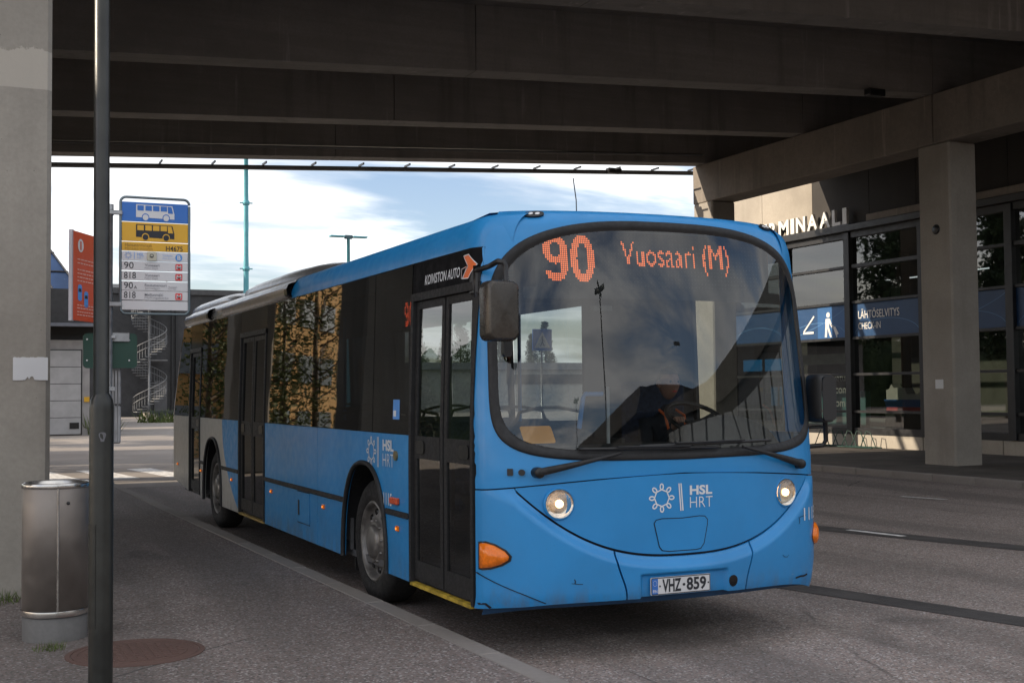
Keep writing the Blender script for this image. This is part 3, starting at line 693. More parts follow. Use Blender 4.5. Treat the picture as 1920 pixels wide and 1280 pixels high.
# trees
def leaf_cloud(b, centres, rad, n, size, flat=1.0):
    for (c, rr) in centres:
        P = RNG.normal(0, 1, (n, 3)); P /= np.linalg.norm(P, axis=1)[:, None]; P *= (RNG.random((n, 1))**.5)*rr; P[:, 2] *= flat; P += np.array(c)
        A = RNG.normal(0, 1, (n, 3)); A /= np.linalg.norm(A, axis=1)[:, None]; B = np.cross(A, RNG.normal(0, 1, (n, 3))); B /= np.linalg.norm(B, axis=1)[:, None]
        sz = size*(.6+.8*RNG.random((n, 1)))
        V = np.stack([P-A*sz, P+B*sz*.45, P+A*sz, P-B*sz*.45], 1).reshape(-1, 3)
        o = len(b.v); b.v.extend(map(tuple, V)); b.f.extend([(o+4*i, o+4*i+1, o+4*i+2, o+4*i+3) for i in range(n)]); b.sm.extend([False]*n)
def tree(name, x, y, h, kind, label, group, trunk_r=.16):
    t = thing(name, label, 'tree', (x, y, 0), group)
    bt, bl_ = MB(), MB(); lean = (random.uniform(-.3, .3), random.uniform(-.3, .3))
    bt.tube([(x+lean[0]*k/5, y+lean[1]*k/5, h*.97*k/5) for k in range(6)], [trunk_r*(1-.17*k) for k in range(6)], 7)
    cs = []
    if kind == 'pine':
        for k in range(40):
            z = h*(.30+.68*k/40); L_ = h*.18*(1.15-(k/40))*random.uniform(.6, 1.15); a = random.uniform(0, 6.28)
            e = (x+L_*math.cos(a), y+L_*math.sin(a), z+random.uniform(-.3, .5)); bt.tube([(x, y, z-.2), e], [.06, .02], 4)
            cs += [(e, .55+.05*h*random.random()), ((x+.55*L_*math.cos(a), y+.55*L_*math.sin(a), z), .6)]
        leaf_cloud(bl_, cs, 1, 100, .14, .6); m_ = m_pine
    elif kind == 'spruce' or kind == 'thuja':
        for k in range(34):
            z = h*(.08+.9*k/34); L_ = h*.19*(1-k/36); 
            for q in range(3):
                a = random.uniform(0, 6.28); e = (x+L_*math.cos(a)*.7, y+L_*math.sin(a)*.7, z-.15*L_); cs.append((e, .25+.45*L_))
        leaf_cloud(bl_, cs, 1, 90, .035*(h/3)**.8, .6); m_ = m_pine
    else:
        for k in range(34):
            z = h*(.2+.78*k/34); L_ = h*.105*math.sin(math.pi*(.18+.8*k/34))*random.uniform(.5, 1.2); a = random.uniform(0, 6.28)
            e = (x+L_*math.cos(a), y+L_*math.sin(a), z); bt.tube([(x, y, z-.4), e], [.035, .012], 4); cs.append((e, .42+.03*h)); cs.append(((e[0], e[1], z-.5), .35))
        leaf_cloud(bl_, cs, 1, 44, .052, 1.1); m_ = m_birch
    build('trunk', bt, m_bark, t); build('crown', bl_, m_, t); return t
for (x, y, h, k) in ((-5.2, 36.3, 11, 'pine'), (-8.6, 39.2, 12, 'pine'), (-9.3, 48.0, 15, 'pine'), (-12, 50.0, 16, 'pine'), (-15, 53, 16, 'pine')):
    tree('pine_tree', x, y, h, k, 'tall dark pine mirrored in the terminal glass', 'pines mirrored in the terminal glass')
for (x, y, h) in ((-5.75, 24.4, 6.6), (-4.85, 24.3, 6.0), (-4.0, 23.4, 5.6), (-3.3, 22.4, 5.8), (-2.45, 21.6, 5.4)):
    tree('birch_tree', x, y, h, 'birch', 'leafy birch mirrored in the bus windows', 'birches mirrored in the bus windows', .11)
tree('birch_tree', -24, 76, 8, 'birch', 'small round tree mirrored at the facade edge', None)
for (x, y, h) in ((34, 106, 9), (38, 104, 8), (44, 108, 10), (47, 105, 8), (53, 107, 9), (58, 104, 8), (31, 104, 7), (36, 108, 8), (41, 105, 7), (50, 104, 7.5), (62, 106, 8)):
    tree('spruce_tree', x, y, h, 'spruce', 'dark spruce above the depot roof behind the bus', 'spruces behind the depot')
b = MB(); cs = []
for k in range(150):
    t = k/149; cs.append(((-52+50*t+random.gauss(0, 1), 52+26*t+random.gauss(0, 1.5), random.uniform(.8, 5.4)), 1.4))
leaf_cloud(b, cs, 1, 240, .10, 1.0)
for k in range(60):
    t = k/59; c_ = (-52+50*t, 52.6+26*t, 0); hh = random.uniform(4.6, 6.6)
    b.lathe([(1.9, -.5), (1.7, hh*.45), (1.3, hh*.8), (.05, hh)], (c_[0]+random.gauss(0, .3), c_[1]+random.gauss(0, .3), 0), 'z', 9)
o = build('woods', b, m_pine); o['kind'] = 'stuff'; o['label'] = 'dark woodland edge beyond the lawn mirrored in the terminal glass'
for (x, y, h) in ((-9.4, 27, 2.9), (-12.2, 28, 1.9), (-11.0, 30, 2.3)):
    tree('spruce_tree', x, y, h, 'spruce', 'small bushy spruce mirrored in the front door glass', 'small spruces mirrored in the front door')
# ochre block reflected in the bus side
och = thing('apartment_block', 'ochre block with bands of pale windows mirrored in the bus side', 'building', (-10, 62, 0))
ux, uy = .6, -.8; nx, ny = -.8, -.6
def ob(u0, u1, d0, d1, z0, z1):
    c = (-8.6, 31.5); q = lambda u, d: (c[0]+ux*u-nx*d, c[1]+uy*u-ny*d)
    p = [(*q(u0, d0), z0), (*q(u1, d0), z0), (*q(u1, d1), z0), (*q(u0, d1), z0)]; return MB().hexa(p+[(a, b_, z1) for a, b_, _ in p])
build('wall', ob(-.6, 8.4, 0, 2.6, 0, 7.2), m_ochre, och)
for k in range(4):
    for j in range(5):
        w_ = build('window', ob(-.2+j*1.6, .9+j*1.6, -.06, -.002, .7+k*1.62, 1.5+k*1.62), m_winp, och)
for k in range(4):
    build('window', ob(8.402, 8.46, .4, 2.1, .7+k*1.62, 1.5+k*1.62), m_winp, och)
# terminal wing and masts behind the photographer (mirrored in the windscreen)
wg = thing('ticket_hall', 'dark flat roofed hall mirrored in the bus windscreen', 'building', (24, -32, 0))
def poly_box(P, z0, z1): b = MB(); n = len(P); return b.hexa([(x, y, z0) for x, y in P]+[(x, y, z1) for x, y in P])
build('wall', poly_box([(15.2, -32), (5.6, -55), (30, -62), (36, -34.2)], 0, 6.2), plain('hall_dark', (.03, .03, .032), .6), wg)
build('roof_slab', poly_box([(14, -30), (4.4, -54.5), (30, -63), (38, -34.2)], 6.205, 7.9), m_darkm, wg)
for (x, y, h) in ((7.0, -26, 10.5), (3.2, -44, 10.0)):
    yl = thing('yard_light', 'yard lamp with crossed lamp heads mirrored in the windscreen', 'street lamp', (x, y, 0), 'yard lamps mirrored in the windscreen')
    build('pole', MB().tube([(x, y, 0), (x, y, h)], [.11, .07], 8), m_post, yl)
    for q in range(4):
        a = q*math.pi/2+.5; b = MB(); b.tube([(x, y, h), (x+.8*math.cos(a), y+.8*math.sin(a), h+.05)], [.12, .12], 4); build('lamp_head', b, m_post, yl)

# ================================================================== bus
bus = thing('bus', 'blue city bus on line 90 with smiling front and white tail standing at the kerb', 'bus', BUS0)
D_, N_ = .42, 2.1
def tum(z): return .03*max(0.0, z-1.35)
def rake(z):
    r = .17*min(1.0, max(0.0, (z-1.15)/1.6))**1.15
    if z > 2.70: q = min(1.0, (z-2.70)/.11); r += .10*(1-math.sqrt(max(0.0, 1-q*q)))
    if z < .42: r += .25*(.42-z)**2/.1
    return r
def Wz(z):
    w = 1.275-tum(min(z, 2.572))
    if z > 2.572: q = min(.985, (z-2.572)/.225); w -= .150*(1-math.sqrt(1-q*q))
    return w
def yfr(x, z):
    w = min(1.0, abs(x-1.275)/Wz(z)); return rake(z)+D_*(1-max(0.0, 1-w**N_)**(1/N_))
def fpt(x, z): return np.array([x, yfr(x, z), z])
def fn(w, z):                                              # outward normal at relative width w
    e = 2e-3; w = max(-.9985, min(.9985, w)); P = lambda a, b: fpt(1.275+a*Wz(b), b)
    a = P(min(.9995, w+e), z)-P(max(-.9995, w-e), z); b = P(w, z+e)-P(w, z-e); n = np.cross(a, b); return n/np.linalg.norm(n)
def fw(w, z, off=0.0): return fpt(1.275+w*Wz(z), z)+fn(w, z)*off
def fx(x, z, off=0.0): return fw((x-1.275)/Wz(z), z, off)
def YR(z): return 11.90-.70*max(0.0, (z-1.35)/1.3)**1.2
def sx_(y, z):
    y0 = rake(min(z, 2.69))
    if y < y0+D_:
        t = max(0.0, min(1.0, 1-(y-y0)/D_)); w = max(0.0, 1-t**N_)**(1/N_); return 1.275-Wz(z)*w
    yr = YR(z)
    if y > yr-.28:
        t = min(1.0, (y-(yr-.28))/.28); return tum(z)+.26*(1-math.sqrt(max(0.0, 1-t*t)))
    return tum(z)
def sp_(y, z, off=0.0):
    e = 2e-3; a = (sx_(y+e, z)-sx_(y-e, z))/(2*e); b = (sx_(y, z+e)-sx_(y, z-e))/(2*e)
    n = np.array([-1.0, a, b]); n /= np.linalg.norm(n); return np.array([sx_(y, z), y, z])+n*off
def far_(P): P = np.array(P, float); P[0] = 2.55-P[0]; return P
def panel(b, pts, nrm_off, smooth=True, skirt=.02):
    """pts(i,j,off) grid with a folded rim"""
    A = [[pts(u, v, nrm_off) for v in pts.vs] for u in pts.us]; b.grid(A, smooth)
    if skirt:
        Q = [[pts(u, v, nrm_off-skirt) for v in pts.vs] for u in pts.us]
        n, m = len(A), len(A[0])
        b.grid([A[0], Q[0]], smooth); b.grid([A[-1], Q[-1]], smooth)
        b.grid([[A[i][0] for i in range(n)], [Q[i][0] for i in range(n)]], smooth); b.grid([[A[i][-1] for i in range(n)], [Q[i][-1] for i in range(n)]], smooth)
class G:
    def __init__(s, f, us, vs): s.f, s.us, s.vs = f, us, vs
    def __call__(s, u, v, off): return s.f(u, v, off)
lin = np.linspace
def side(y0, y1, z0, z1, off=0.0, ny=None, nz=None, skirt=.02, far=False, b=None):
    """panel on the kerb side; y0,y1 numbers or f(z); z0,z1 numbers or f(y)"""
    b = b or MB(); Y0 = y0 if callable(y0) else (lambda z: y0); Y1 = y1 if callable(y1) else (lambda z: y1)
    Z0 = z0 if callable(z0) else (lambda y: z0); Z1 = z1 if callable(z1) else (lambda y: z1)
    zm = .5*((Z0(Y0(1)))+Z1(Y0(1))); d = abs(Y1(zm)-Y0(zm)); ny = ny or max(2, int(d/.12)+2); nz = nz or 8
    def f(u, v, o):
        ya = Y0(zm)+(Y1(zm)-Y0(zm))*u; z = Z0(ya)+(Z1(ya)-Z0(ya))*v; y = Y0(z)+(Y1(z)-Y0(z))*u
        P = sp_(y, z, o); return far_(P) if far else P
    panel(b, G(f, lin(0, 1, ny), lin(0, 1, nz)), off, True, skirt); return b
smap = lambda y, z: sp_(y, z, .004)
smap2 = lambda y, z: sp_(y, z, .006)
# --- front skin -----------------------------------------------------
zu = lambda w: 1.127-.08*abs(w)**1.7
zsm = lambda w: .611+.638*abs(w)**2.66
WE = .862
def zbot(w): return .372-.062*abs(w)**7
th = lambda n, a, b: [math.sin(t) for t in lin(math.asin(a), math.asin(b), n)]
b = MB()                                                   # dark liner behind the gaps
panel(b, G(lambda u, v, o: fw(u, .34+v*(1.24-.34), o), th(60, -.998, .998), lin(0, 1, 20)), -.022, True, 0); build('front_liner', b, m_seam, bus)
g1 = .005
b = MB(); ws_ = th(90, -WE, WE)
panel(b, G(lambda u, v, o: fw(u, (zsm(u)+.010)+v*max(0.001, zu(u)-g1-zsm(u)-.010), o), ws_, lin(0, 1, 22)), 0.0, True, .02)
flap = build('service_flap', b, m_blue, bus)
def sms(a): a = max(0.0, min(1.0, a)); return a*a*(3-2*a)
def boff(w, z):                                            # bumper stands proud of the flap, with a plate recess
    top = zsm(w) if abs(w) < WE else zsm(WE)+(abs(w)-WE)*.6
    d = top-z; k = sms(d/.085)*.042*(1-sms((abs(w)-.80)/.2)*.9)
    wl_ = w+.02; rec = sms((.245-abs(wl_))/.02+.5)*sms((.505-z)/.02+.5)
    return k-.030*rec
seamw = lambda z: .342+.052*sms((z-.37)/.27)
def bump_part(name, ua, ub, nu, nv):
    b = MB()
    def f(u, v, o):
        w = ua+(ub-ua)*u; top = (zsm(w) if abs(w) < WE else zu(w))-.006
        z = zbot(w)+(top-zbot(w))*v; 
        if abs(ua) < .5: w = w*(seamw(z)/.394)
        elif ua > 0: w = (seamw(z)+.006)+(w-ua)*(1-(seamw(z)+.006))/(1-ua)
        else: w = -((seamw(z)+.006)+(-w+ub)*(1-(seamw(z)+.006))/(1+ub))
        w = max(-.9995, min(.9995, w)); return fw(w, z, o+boff(w, z))
    panel(b, G(f, lin(0, 1, nu), [x for x in lin(0, 1, nv)]), 0.0, True, .03); return build(name, b, m_blue, bus)
bump_part('bumper_centre', -.390, .390, 96, 44); bump_part('bumper_corner', -.9995, -.40, 60, 40); bump_part('bumper_corner', .40, .9995, 60, 40)
b = MB(); panel(b, G(lambda u, v, o: fw(u, zbot(u)-.055+v*.05, o), th(60, -.985, .985), lin(0, 1, 4)), -.02, True, .03); build('lower_lip', b, plain('lip_dark_blue', (.010, .05, .12), .6), bus)
# --- windscreen -----------------------------------------------------
ST = [0.0]; WT = th(400, 0, .9999)
for k in range(1, 400):
    q = lambda w: np.array([1.26*w, D_*(1-(1-w**N_)**(1/N_))]); ST.append(ST[-1]+np.linalg.norm(q(WT[k])-q(WT[k-1])))
SMAX = ST[-1]
def w_of_s(s): return math.copysign(float(np.interp(abs(s), ST, WT)), s)
def s_of_w(w): return math.copysign(float(np.interp(abs(w), WT, ST)), w)
SW = s_of_w(.957)
def ws_loop(inset, n=120):
    out = []; a = SW-inset
    for k in range(n):
        t = 2*math.pi*k/n; c, s_ = math.cos(t), math.sin(t)
        ex = 6.5 if s_ < 0 else 3.6
        cx = math.copysign(abs(c)**(2/ex), c); sz = math.copysign(abs(s_)**(2/ex), s_)
        s = a*cx; zt = 2.744-.035*(s/SW)**2-inset; zb = 1.212+.035*(s/SW)**2+inset; zm = 1.95
        out.append((s, zm+(zt-zm)*sz if sz > 0 else zm+(zm-zb)*sz))
    return out
def P_s(s, z, off=0.0): return fw(w_of_s(s), z, off)
lo, li, lg = ws_loop(0.0), ws_loop(.042), ws_loop(.062)
b = MB(); rings = [[P_s(0+.999*r*q[0], 1.95+r*(q[1]-1.95), .001) for q in lg] for r in lin(.02, 1, 16)]
b.grid(rings, True, True); wsg = build('windscreen', b, g_ws, bus)
b = MB(); b.grid([[P_s(*q, o) for q in lp] for lp, o in ((lo, -.02), (lo, .006), (ws_loop(.012), .012), (li, .010), (ws_loop(.050), .002), (lg, -.002))], True, True); build('windscreen_seal', b, m_rubber, bus)
# mask: ring from the seal out to the panel border
b = MB(); outer = []
S1 = SMAX*.998
def s_lim(z):
    r = .17*min(1.0, max(0.0, (z-1.15)/1.6))**1.15; t = min(.999, (.432-r)/D_)
    return s_of_w(min(.9985, (1-(1-t)**N_)**(1/N_)))
def border(q):
    s, z = q; ds, dz = s, z-1.95; best = 9
    top = 2.812
    for it in range(1, 400):
        f = it*.02
        if abs(ds)*f >= s_lim(1.95+dz*f): best = f; break
    if dz > 1e-6: best = min(best, (top-1.95)/dz)
    if dz < -1e-6: best = min(best, (1.95-1.09)/(-dz))
    s2, z2 = ds*best, 1.95+dz*best
    if dz < 0 and z2 < 1.10: z2 = zu(w_of_s(s2))+.003
    return (s2, z2)
outer = [border(q) for q in lo]
for (cs, cz) in ((s_lim(2.8), 2.812), (-s_lim(2.8), 2.812), (S1, None), (-S1, None)):   # snap rays to the corners
    cz2 = cz if cz else zu(.999)+.003
    k = min(range(len(outer)), key=lambda i: abs(outer[i][0]-cs)+abs(outer[i][1]-cz2)); outer[k] = (cs, cz2)
b.grid([[P_s(a[0]+(c[0]-a[0])*t, a[1]+(c[1]-a[1])*t, .0) for a, c in zip(lo, outer)] for t in lin(-.04, 1, 12)], True, True)
build('front_mask', b, m_blue, bus)
# --- headlamps etc. --------------------------------------------------
for sgn in (-1, 1):
    w0, z0 = .666*sgn, .962; P0 = fw(w0, z0, .0); n = fn(w0, z0); n = n*np.array([.55, 1, .6]); n /= np.linalg.norm(n)
    e1 = np.cross(np.array([0, 0, 1.0]), n); e1 /= np.linalg.norm(e1); e2 = np.cross(n, e1)
    def ring(r, h, k=28): return [P0+n*h+r*(math.cos(2*math.pi*i/k)*e1+math.sin(2*math.pi*i/k)*e2) for i in range(k)]
    b = MB(); b.grid([ring(.101, -.01), ring(.100, .008), ring(.094, .014), ring(.090, .013), ring(.087, .006)], True, True); hl = build('headlight', b, m_blue, bus)
    b = MB(); b.grid([ring(.088, .014), ring(.072, .004), ring(.045, -.006+.012), ring(.02, .004), ring(.001, .004)], True, True); build('reflector', b, m_chrome, hl)
    b = MB(); b.grid([ring(.026, .005, 12), ring(.024, .016, 12), ring(.013, .022, 12), ring(.001, .023, 12)], True, True); build('bulb', b, emit('bulb_warm', (1, .64, .32), 2.0), hl)
    b = MB(); b.grid([ring(.089, .014), ring(.085, .022), ring(.06, .033), ring(.03, .039), ring(.001, .041)], True, True); build('lens', b, g_lens, hl)
    b = MB()
    for k in range(-5, 6):
        x = k*.013; h_ = math.sqrt(max(0, .07**2-x*x)); b.tube([P0+n*.030+e1*x+e2*h_*.1, P0+n*.030+e1*x+e2*h_], .0018, 4)
    build('lens_rib', b, g_lens, hl)
    # direction indicator wrapped round the corner
    poly = [(-.990, .722), (-.975, .724), (-.945, .712), (-.905, .680), (-.886, .648), (-.89, .625), (-.92, .596), (-.96, .574), (-.985, .566), (-.990, .565)]
    cpt = (-.955, .647); b = MB(); R0 = [fw(sgn*-a, z, boff(sgn*-a, z)-.004) for a, z in poly]
    R1 = [fw(sgn*-a, z, boff(sgn*-a, z)+.022) for a, z in [(cpt[0]+(a-cpt[0])*.93, cpt[1]+(z-cpt[1])*.93) for a, z in poly]]
    R2 = [fw(sgn*-a, z, boff(sgn*-a, z)+.036) for a, z in [(cpt[0]+(a-cpt[0])*.5, cpt[1]+(z-cpt[1])*.5) for a, z in poly]]
    R3 = [fw(sgn*-cpt[0], cpt[1], boff(sgn*-cpt[0], cpt[1])+.038)]*len(poly)
    b.grid([R0, R1, R2, R3], True, True); ti = build('turn_signal', b, m_amber, bus)
    b = MB(); stroke(b, [(cpt[0]+(a-cpt[0])*1.06, cpt[1]+(z-cpt[1])*1.07) for a, z in poly], .012, lambda a, z: fw(max(-.995, min(.995, sgn*-a)), z, boff(sgn*-a, z)+.003), True); build('gasket', b, m_black, ti)
    # marker lamps on the brow
    b = MB(); c0 = sgn*.765
    b.prism([(c0+(x)*.05, 2.768+z*.018) for x, z in circ(0, 0, 1, 18)], lambda w, z: fw(w, z, .0), lambda w, z: fw(w, z, .016)); mk = build('marker_lamp', b, m_black, bus)
    for dx in (-.018, .016):
        b = MB(); b.prism([(c0+dx+x*.012, 2.768+z*.007) for x, z in circ(0, 0, 1, 8)], lambda w, z: fw(w, z, .012), lambda w, z: fw(w, z, .0185)); build('lamp', b, plain('marker_white', (.8, .8, .8), .3), mk)
# tow cover, seams
fm0 = lambda x, z: fx(x, z, .0025)
tow = [(1.045, .82), (1.06, .838), (1.10, .845), (1.25, .842), (1.38, .850), (1.42, .846), (1.44, .825), (1.437, .79), (1.41, .675), (1.385, .645), (1.35, .640), (1.15, .640), (1.10, .647), (1.08, .67)]
b = MB(); stroke(b, tow, .007, fm0, True); build('tow_cover_gap', b, m_seam, flap)
b = MB(); b.prism([(1.245+(x-1.245)*.985, .743+(z-.743)*.98) for x, z in tow], lambda x, z: fx(x, z, .001), lambda x, z: fx(x, z, .004)); build('tow_cover', b, m_blue, flap)
b = MB(); stroke(b, [(-.998+.263*t, .538-.164*t**.75) for t in lin(0, 1, 40)], .005, lambda w, z: fw(w, z, boff(w, z)+.005)); build('corner_gap', b, m_seam, bus)
def scratch(pts, w=.004):
    b = MB(); stroke(b, pts, w, lambda w_, z: fw(w_, z, boff(w_, z)+.0025)); build('paint_scratch', b, m_seam, bus)
scratch([(-.605, .505), (-.60, .492), (-.603, .478)], .005); scratch([(-.603, .478), (-.585, .474), (-.565, .474)], .004); scratch([(-.618, .480), (-.603, .478)], .003)
scratch([(.60, .555), (.615, .540), (.635, .538), (.645, .552)], .003); scratch([(.735, .79), (.742, .765), (.735, .745)], .004); scratch([(.742, .79), (.80, .80)], .004)
scratch([(.70, .395), (.74, .40), (.77, .398), (.80, .404)], .010); scratch([(-.995, .345), (-.975, .352), (-.955, .330)], .012)
b = MB(); b.prism(circ(1.605, .43, .034, 20), lambda x, z: fx(x, z, .045), lambda x, z: fx(x, z, .0465)); build('towing_eye_hole', b, m_blackg, bus)
b = MB(); b.prism([(x, z) for x, z in rrect(.135, .165, 1.138, 1.180, .004)], lambda x, z: fx(x, z, 0), lambda x, z: fx(x, z, .012)); build('front_vent', b, m_black, bus)
b = MB(); b.prism(circ(.212, 1.157, .019, 14), lambda x, z: fx(x, z, 0), lambda x, z: fx(x, z, .026)); build('front_button', b, m_black, bus)
# HSL mark
def hsl_mark(b, mapf, cx, cz, rx, rz):
    pr = .60
    oct_ = [(cx+rx*pr*math.cos(R(90+45*k)), cz+rz*pr*math.sin(R(90+45*k))) for k in range(8)]
    stroke(b, oct_, rx*.10, mapf, True)
    for k in range(8):
        a = R(90+45*k); c = (cx+rx*.80*math.cos(a), cz+rz*.80*math.sin(a)); pts = []
        for q in range(12):
            t = 2*math.pi*q/12; u, v = .20*math.cos(t), .13*math.sin(t); pts.append((c[0]+rx*(u*math.cos(a)-v*math.sin(a)), c[1]+rz*(u*math.sin(a)+v*math.cos(a))))
        stroke(b, pts, rx*.10, mapf, True)
b = MB(); hsl_mark(b, fm0, 1.102, .975, .088, .088); lg_ = build('emblem', b, m_white_v, flap)
b = MB(); stroke(b, [(1.228, 1.062), (1.240, .889)], .009, fm0); stroke(b, [(1.243, 1.062), (1.255, .889)], .009, fm0)
put_text(b, 'HSL', 1.308, 1.480, .985, 1.046, fm0, .035); put_text(b, 'HRT', 1.308, 1.482, .905, .972, fm0, -.012); build('lettering', b, m_white_v, flap)
b = MB(); put_text(b, '1115', 2.268, 2.475, .762, .848, lambda x, z: fx(x, z, boff((x-1.275)/Wz(z), z)+.003), .01); build('fleet_number', b, m_white_v, bus)
# number plate
pm = lambda o: (lambda x, z: (x, .004-boff(-.05, .43)-.012-o, z))
b = MB(); b.prism(rrect(.996, 1.434, .377, .486, .008), pm(0), pm(.010)); npl = build('number_plate', b, m_signwht, bus)
b = MB(); b.prism(rrect(1.002, 1.046, .383, .480, .004), pm(.010), pm(.0112)); build('euro_band', b, m_signblue, npl)
b = MB(); stroke(b, rrect(1.000, 1.430, .381, .482, .006), .005, pm(.0115), True); build('plate_border', b, m_ink, npl)
b = MB(); put_text(b, 'VHZ', 1.078, 1.216, .391, .473, pm(.0118), .028); put_text(b, '859', 1.256, 1.402, .391, .473, pm(.0118), .028)
b.add([pm(.0118)(x, z) for x, z in rrect(1.226, 1.246, .423, .439, .006, 3)], [tuple(range(16))])
for x in (1.060, 1.418): b.add([pm(.0118)(xx, z) for xx, z in circ(x, .431, .006, 10)], [tuple(range(10))])
build('lettering', b, m_ink, npl)
b = MB(); put_text(b, 'FIN', 1.009, 1.040, .392, .410, pm(.0122), .01)
for k in range(12):
    a = R(30*k); b.add([pm(.0122)(xx, z) for xx, z in circ(1.024+.013*math.cos(a), .45+.017*math.sin(a), .002, 6)], [tuple(range(6))])
build('euro_letters', b, m_white_v, npl)
# wipers
def wiper(pv, tip, blade0, blade1, s):
    wp = build('wiper', MB().lathe([(.001, -.045), (.030, -.045), (.034, -.03), (.034, .03)], fw(*pv, .012), 'y', 16), m_black, bus)
    b = MB(); a0, a1 = fw(*pv, .035), fw(*tip, .055); mid = [a0*(1-t)+a1*t+np.array([0, -.03*math.sin(math.pi*t), 0]) for t in lin(0, 1, 10)]
    b.tube(mid, [.026, .026, .024, .022, .019, .016, .014, .012, .011, .010], 6); build('wiper_arm', b, m_rubber, wp)
    bl0 = [fw(blade0[0]+(blade1[0]-blade0[0])*t, blade0[1]+(blade1[1]-blade0[1])*t, .022) for t in lin(0, 1, 22)]
    b = MB(); b.tube(bl0, .011, 6); b.tube([p+np.array([0, -.02, .012]) for p in bl0[5:17]], .006, 5); build('wiper_blade', b, m_black, wp)
wiper((-.765, 1.155), (-.37, 1.262), (-.57, 1.292), (.21, 1.283), -1)
wiper((.775, 1.146), (.33, 1.278), (-.26, 1.302), (.55, 1.314), 1)

# --- destination display (behind the glass) ---------------------------
b = MB(); b.hexa([(.38, .30, 2.315), (2.17, .30, 2.315), (2.17, .62, 2.315), (.38, .62, 2.315), (.38, .345, 2.69), (2.20, .345, 2.69), (2.20, .66, 2.69), (.38, .66, 2.69)])
dd = build('destination_display', b, m_disp, bus)
def yd(z): return .30+.045*(z-2.315)/.375-.004
PT = .0132
def digit_hit(ch, pts):
    a = np.linspace(0, 2*math.pi, 60)
    if ch == '0': L_ = [np.stack([.5+.36*np.cos(a), .5+.425*np.sin(a)*1.0], 1)]
    else:
        t = np.linspace(0, 1, 30); q = np.linspace(0, -2.45, 30)
        L_ = [np.stack([.5+.36*np.cos(a), .685+.24*np.sin(a)], 1), np.stack([.86+0*t, .685-.38*t], 1), np.stack([.5+.36*np.cos(q), .305+.23*np.sin(q)], 1)]
    P = np.concatenate(L_); d = np.sqrt((((pts[:, None, 0]-P[None, :, 0])*.58)**2+(pts[:, None, 1]-P[None, :, 1])**2)).min(1); return d < .078
def leds(body, x0, x1, z0, z1, bold, mat, nm, mapf, pitch=PT, size=.0095):
    nx_, nz_ = int(round(abs(x1-x0)/pitch)), int(round(abs(z1-z0)/pitch)); pts = np.array([((i+.5)/nx_, (j+.5)/nz_) for i in range(nx_) for j in range(nz_)])
    hit = digit_hit(body, pts) if body in '90' else inside_text(body, bold, pts); b = MB()
    for (u, v), h in zip(pts, hit):
        if h:
            x, z = x0+u*(x1-x0), z0+v*(z1-z0); s_ = size/2
            b.add([mapf(x-s_, z-s_), mapf(x+s_, z-s_), mapf(x+s_, z+s_), mapf(x-s_, z+s_)], [(0, 1, 2, 3)])
    o = build(nm, b, mat, dd); o['kind'] = 'stuff'; return o
dm = lambda x, z: (x, yd(z), z)
k_ = (.30+6.675)/(.36+6.675)
adj = lambda x: -2.9956+(x+2.9956)*k_
zad = lambda z: 1.659+(z-1.659)*k_
leds('9', adj(.470), adj(.648), zad(2.36), zad(2.665), .022, m_led, 'led_digit', dm); leds('0', adj(.668), adj(.846), zad(2.36), zad(2.665), .022, m_led, 'led_digit', dm)
leds('Vuosaari (M)', adj(1.05), adj(1.90), zad(2.425), zad(2.640), .0, m_led, 'led_text', dm, .0125, .009)
b = MB()
for x in np.arange(.44, 2.12, .0132*2):
    for z in np.arange(2.335, 2.68, .0132*2): b.add([dm(x-.002, z-.002), dm(x+.002, z-.002), dm(x+.002, z+.002), dm(x-.002, z+.002)], [(0, 1, 2, 3)])
o = build('led_off', b, plain('led_unlit', (.10, .10, .10), .3), dd); o['kind'] = 'stuff'
b = MB(); panel(b, G(lambda u, v, o: fw(u, 2.24+v*.075, o), lin(-.80, .80, 40), lin(0, 1, 3)), -.03, True, 0); build('sun_visor_band', b, m_frit, bus)
b = MB(); b.hexa([(.30, .36, 2.02), (2.30, .36, 2.02), (2.30, .80, 2.30), (.30, .80, 2.30), (.30, .38, 2.235), (2.30, .38, 2.235), (2.30, .84, 2.42), (.30, .84, 2.42)]) if False else None
b = MB(); b.add([(.2, .42, 2.27), (2.35, .42, 2.27), (2.40, 1.2, 2.42), (.15, 1.2, 2.42)], [(0, 1, 2, 3)]); build('header_lining', b, m_intl, bus)
b = MB(); b.box((.86, .42, 2.175), (1.0, .47, 2.215), .006); build('ceiling_camera', b, m_intl, bus)

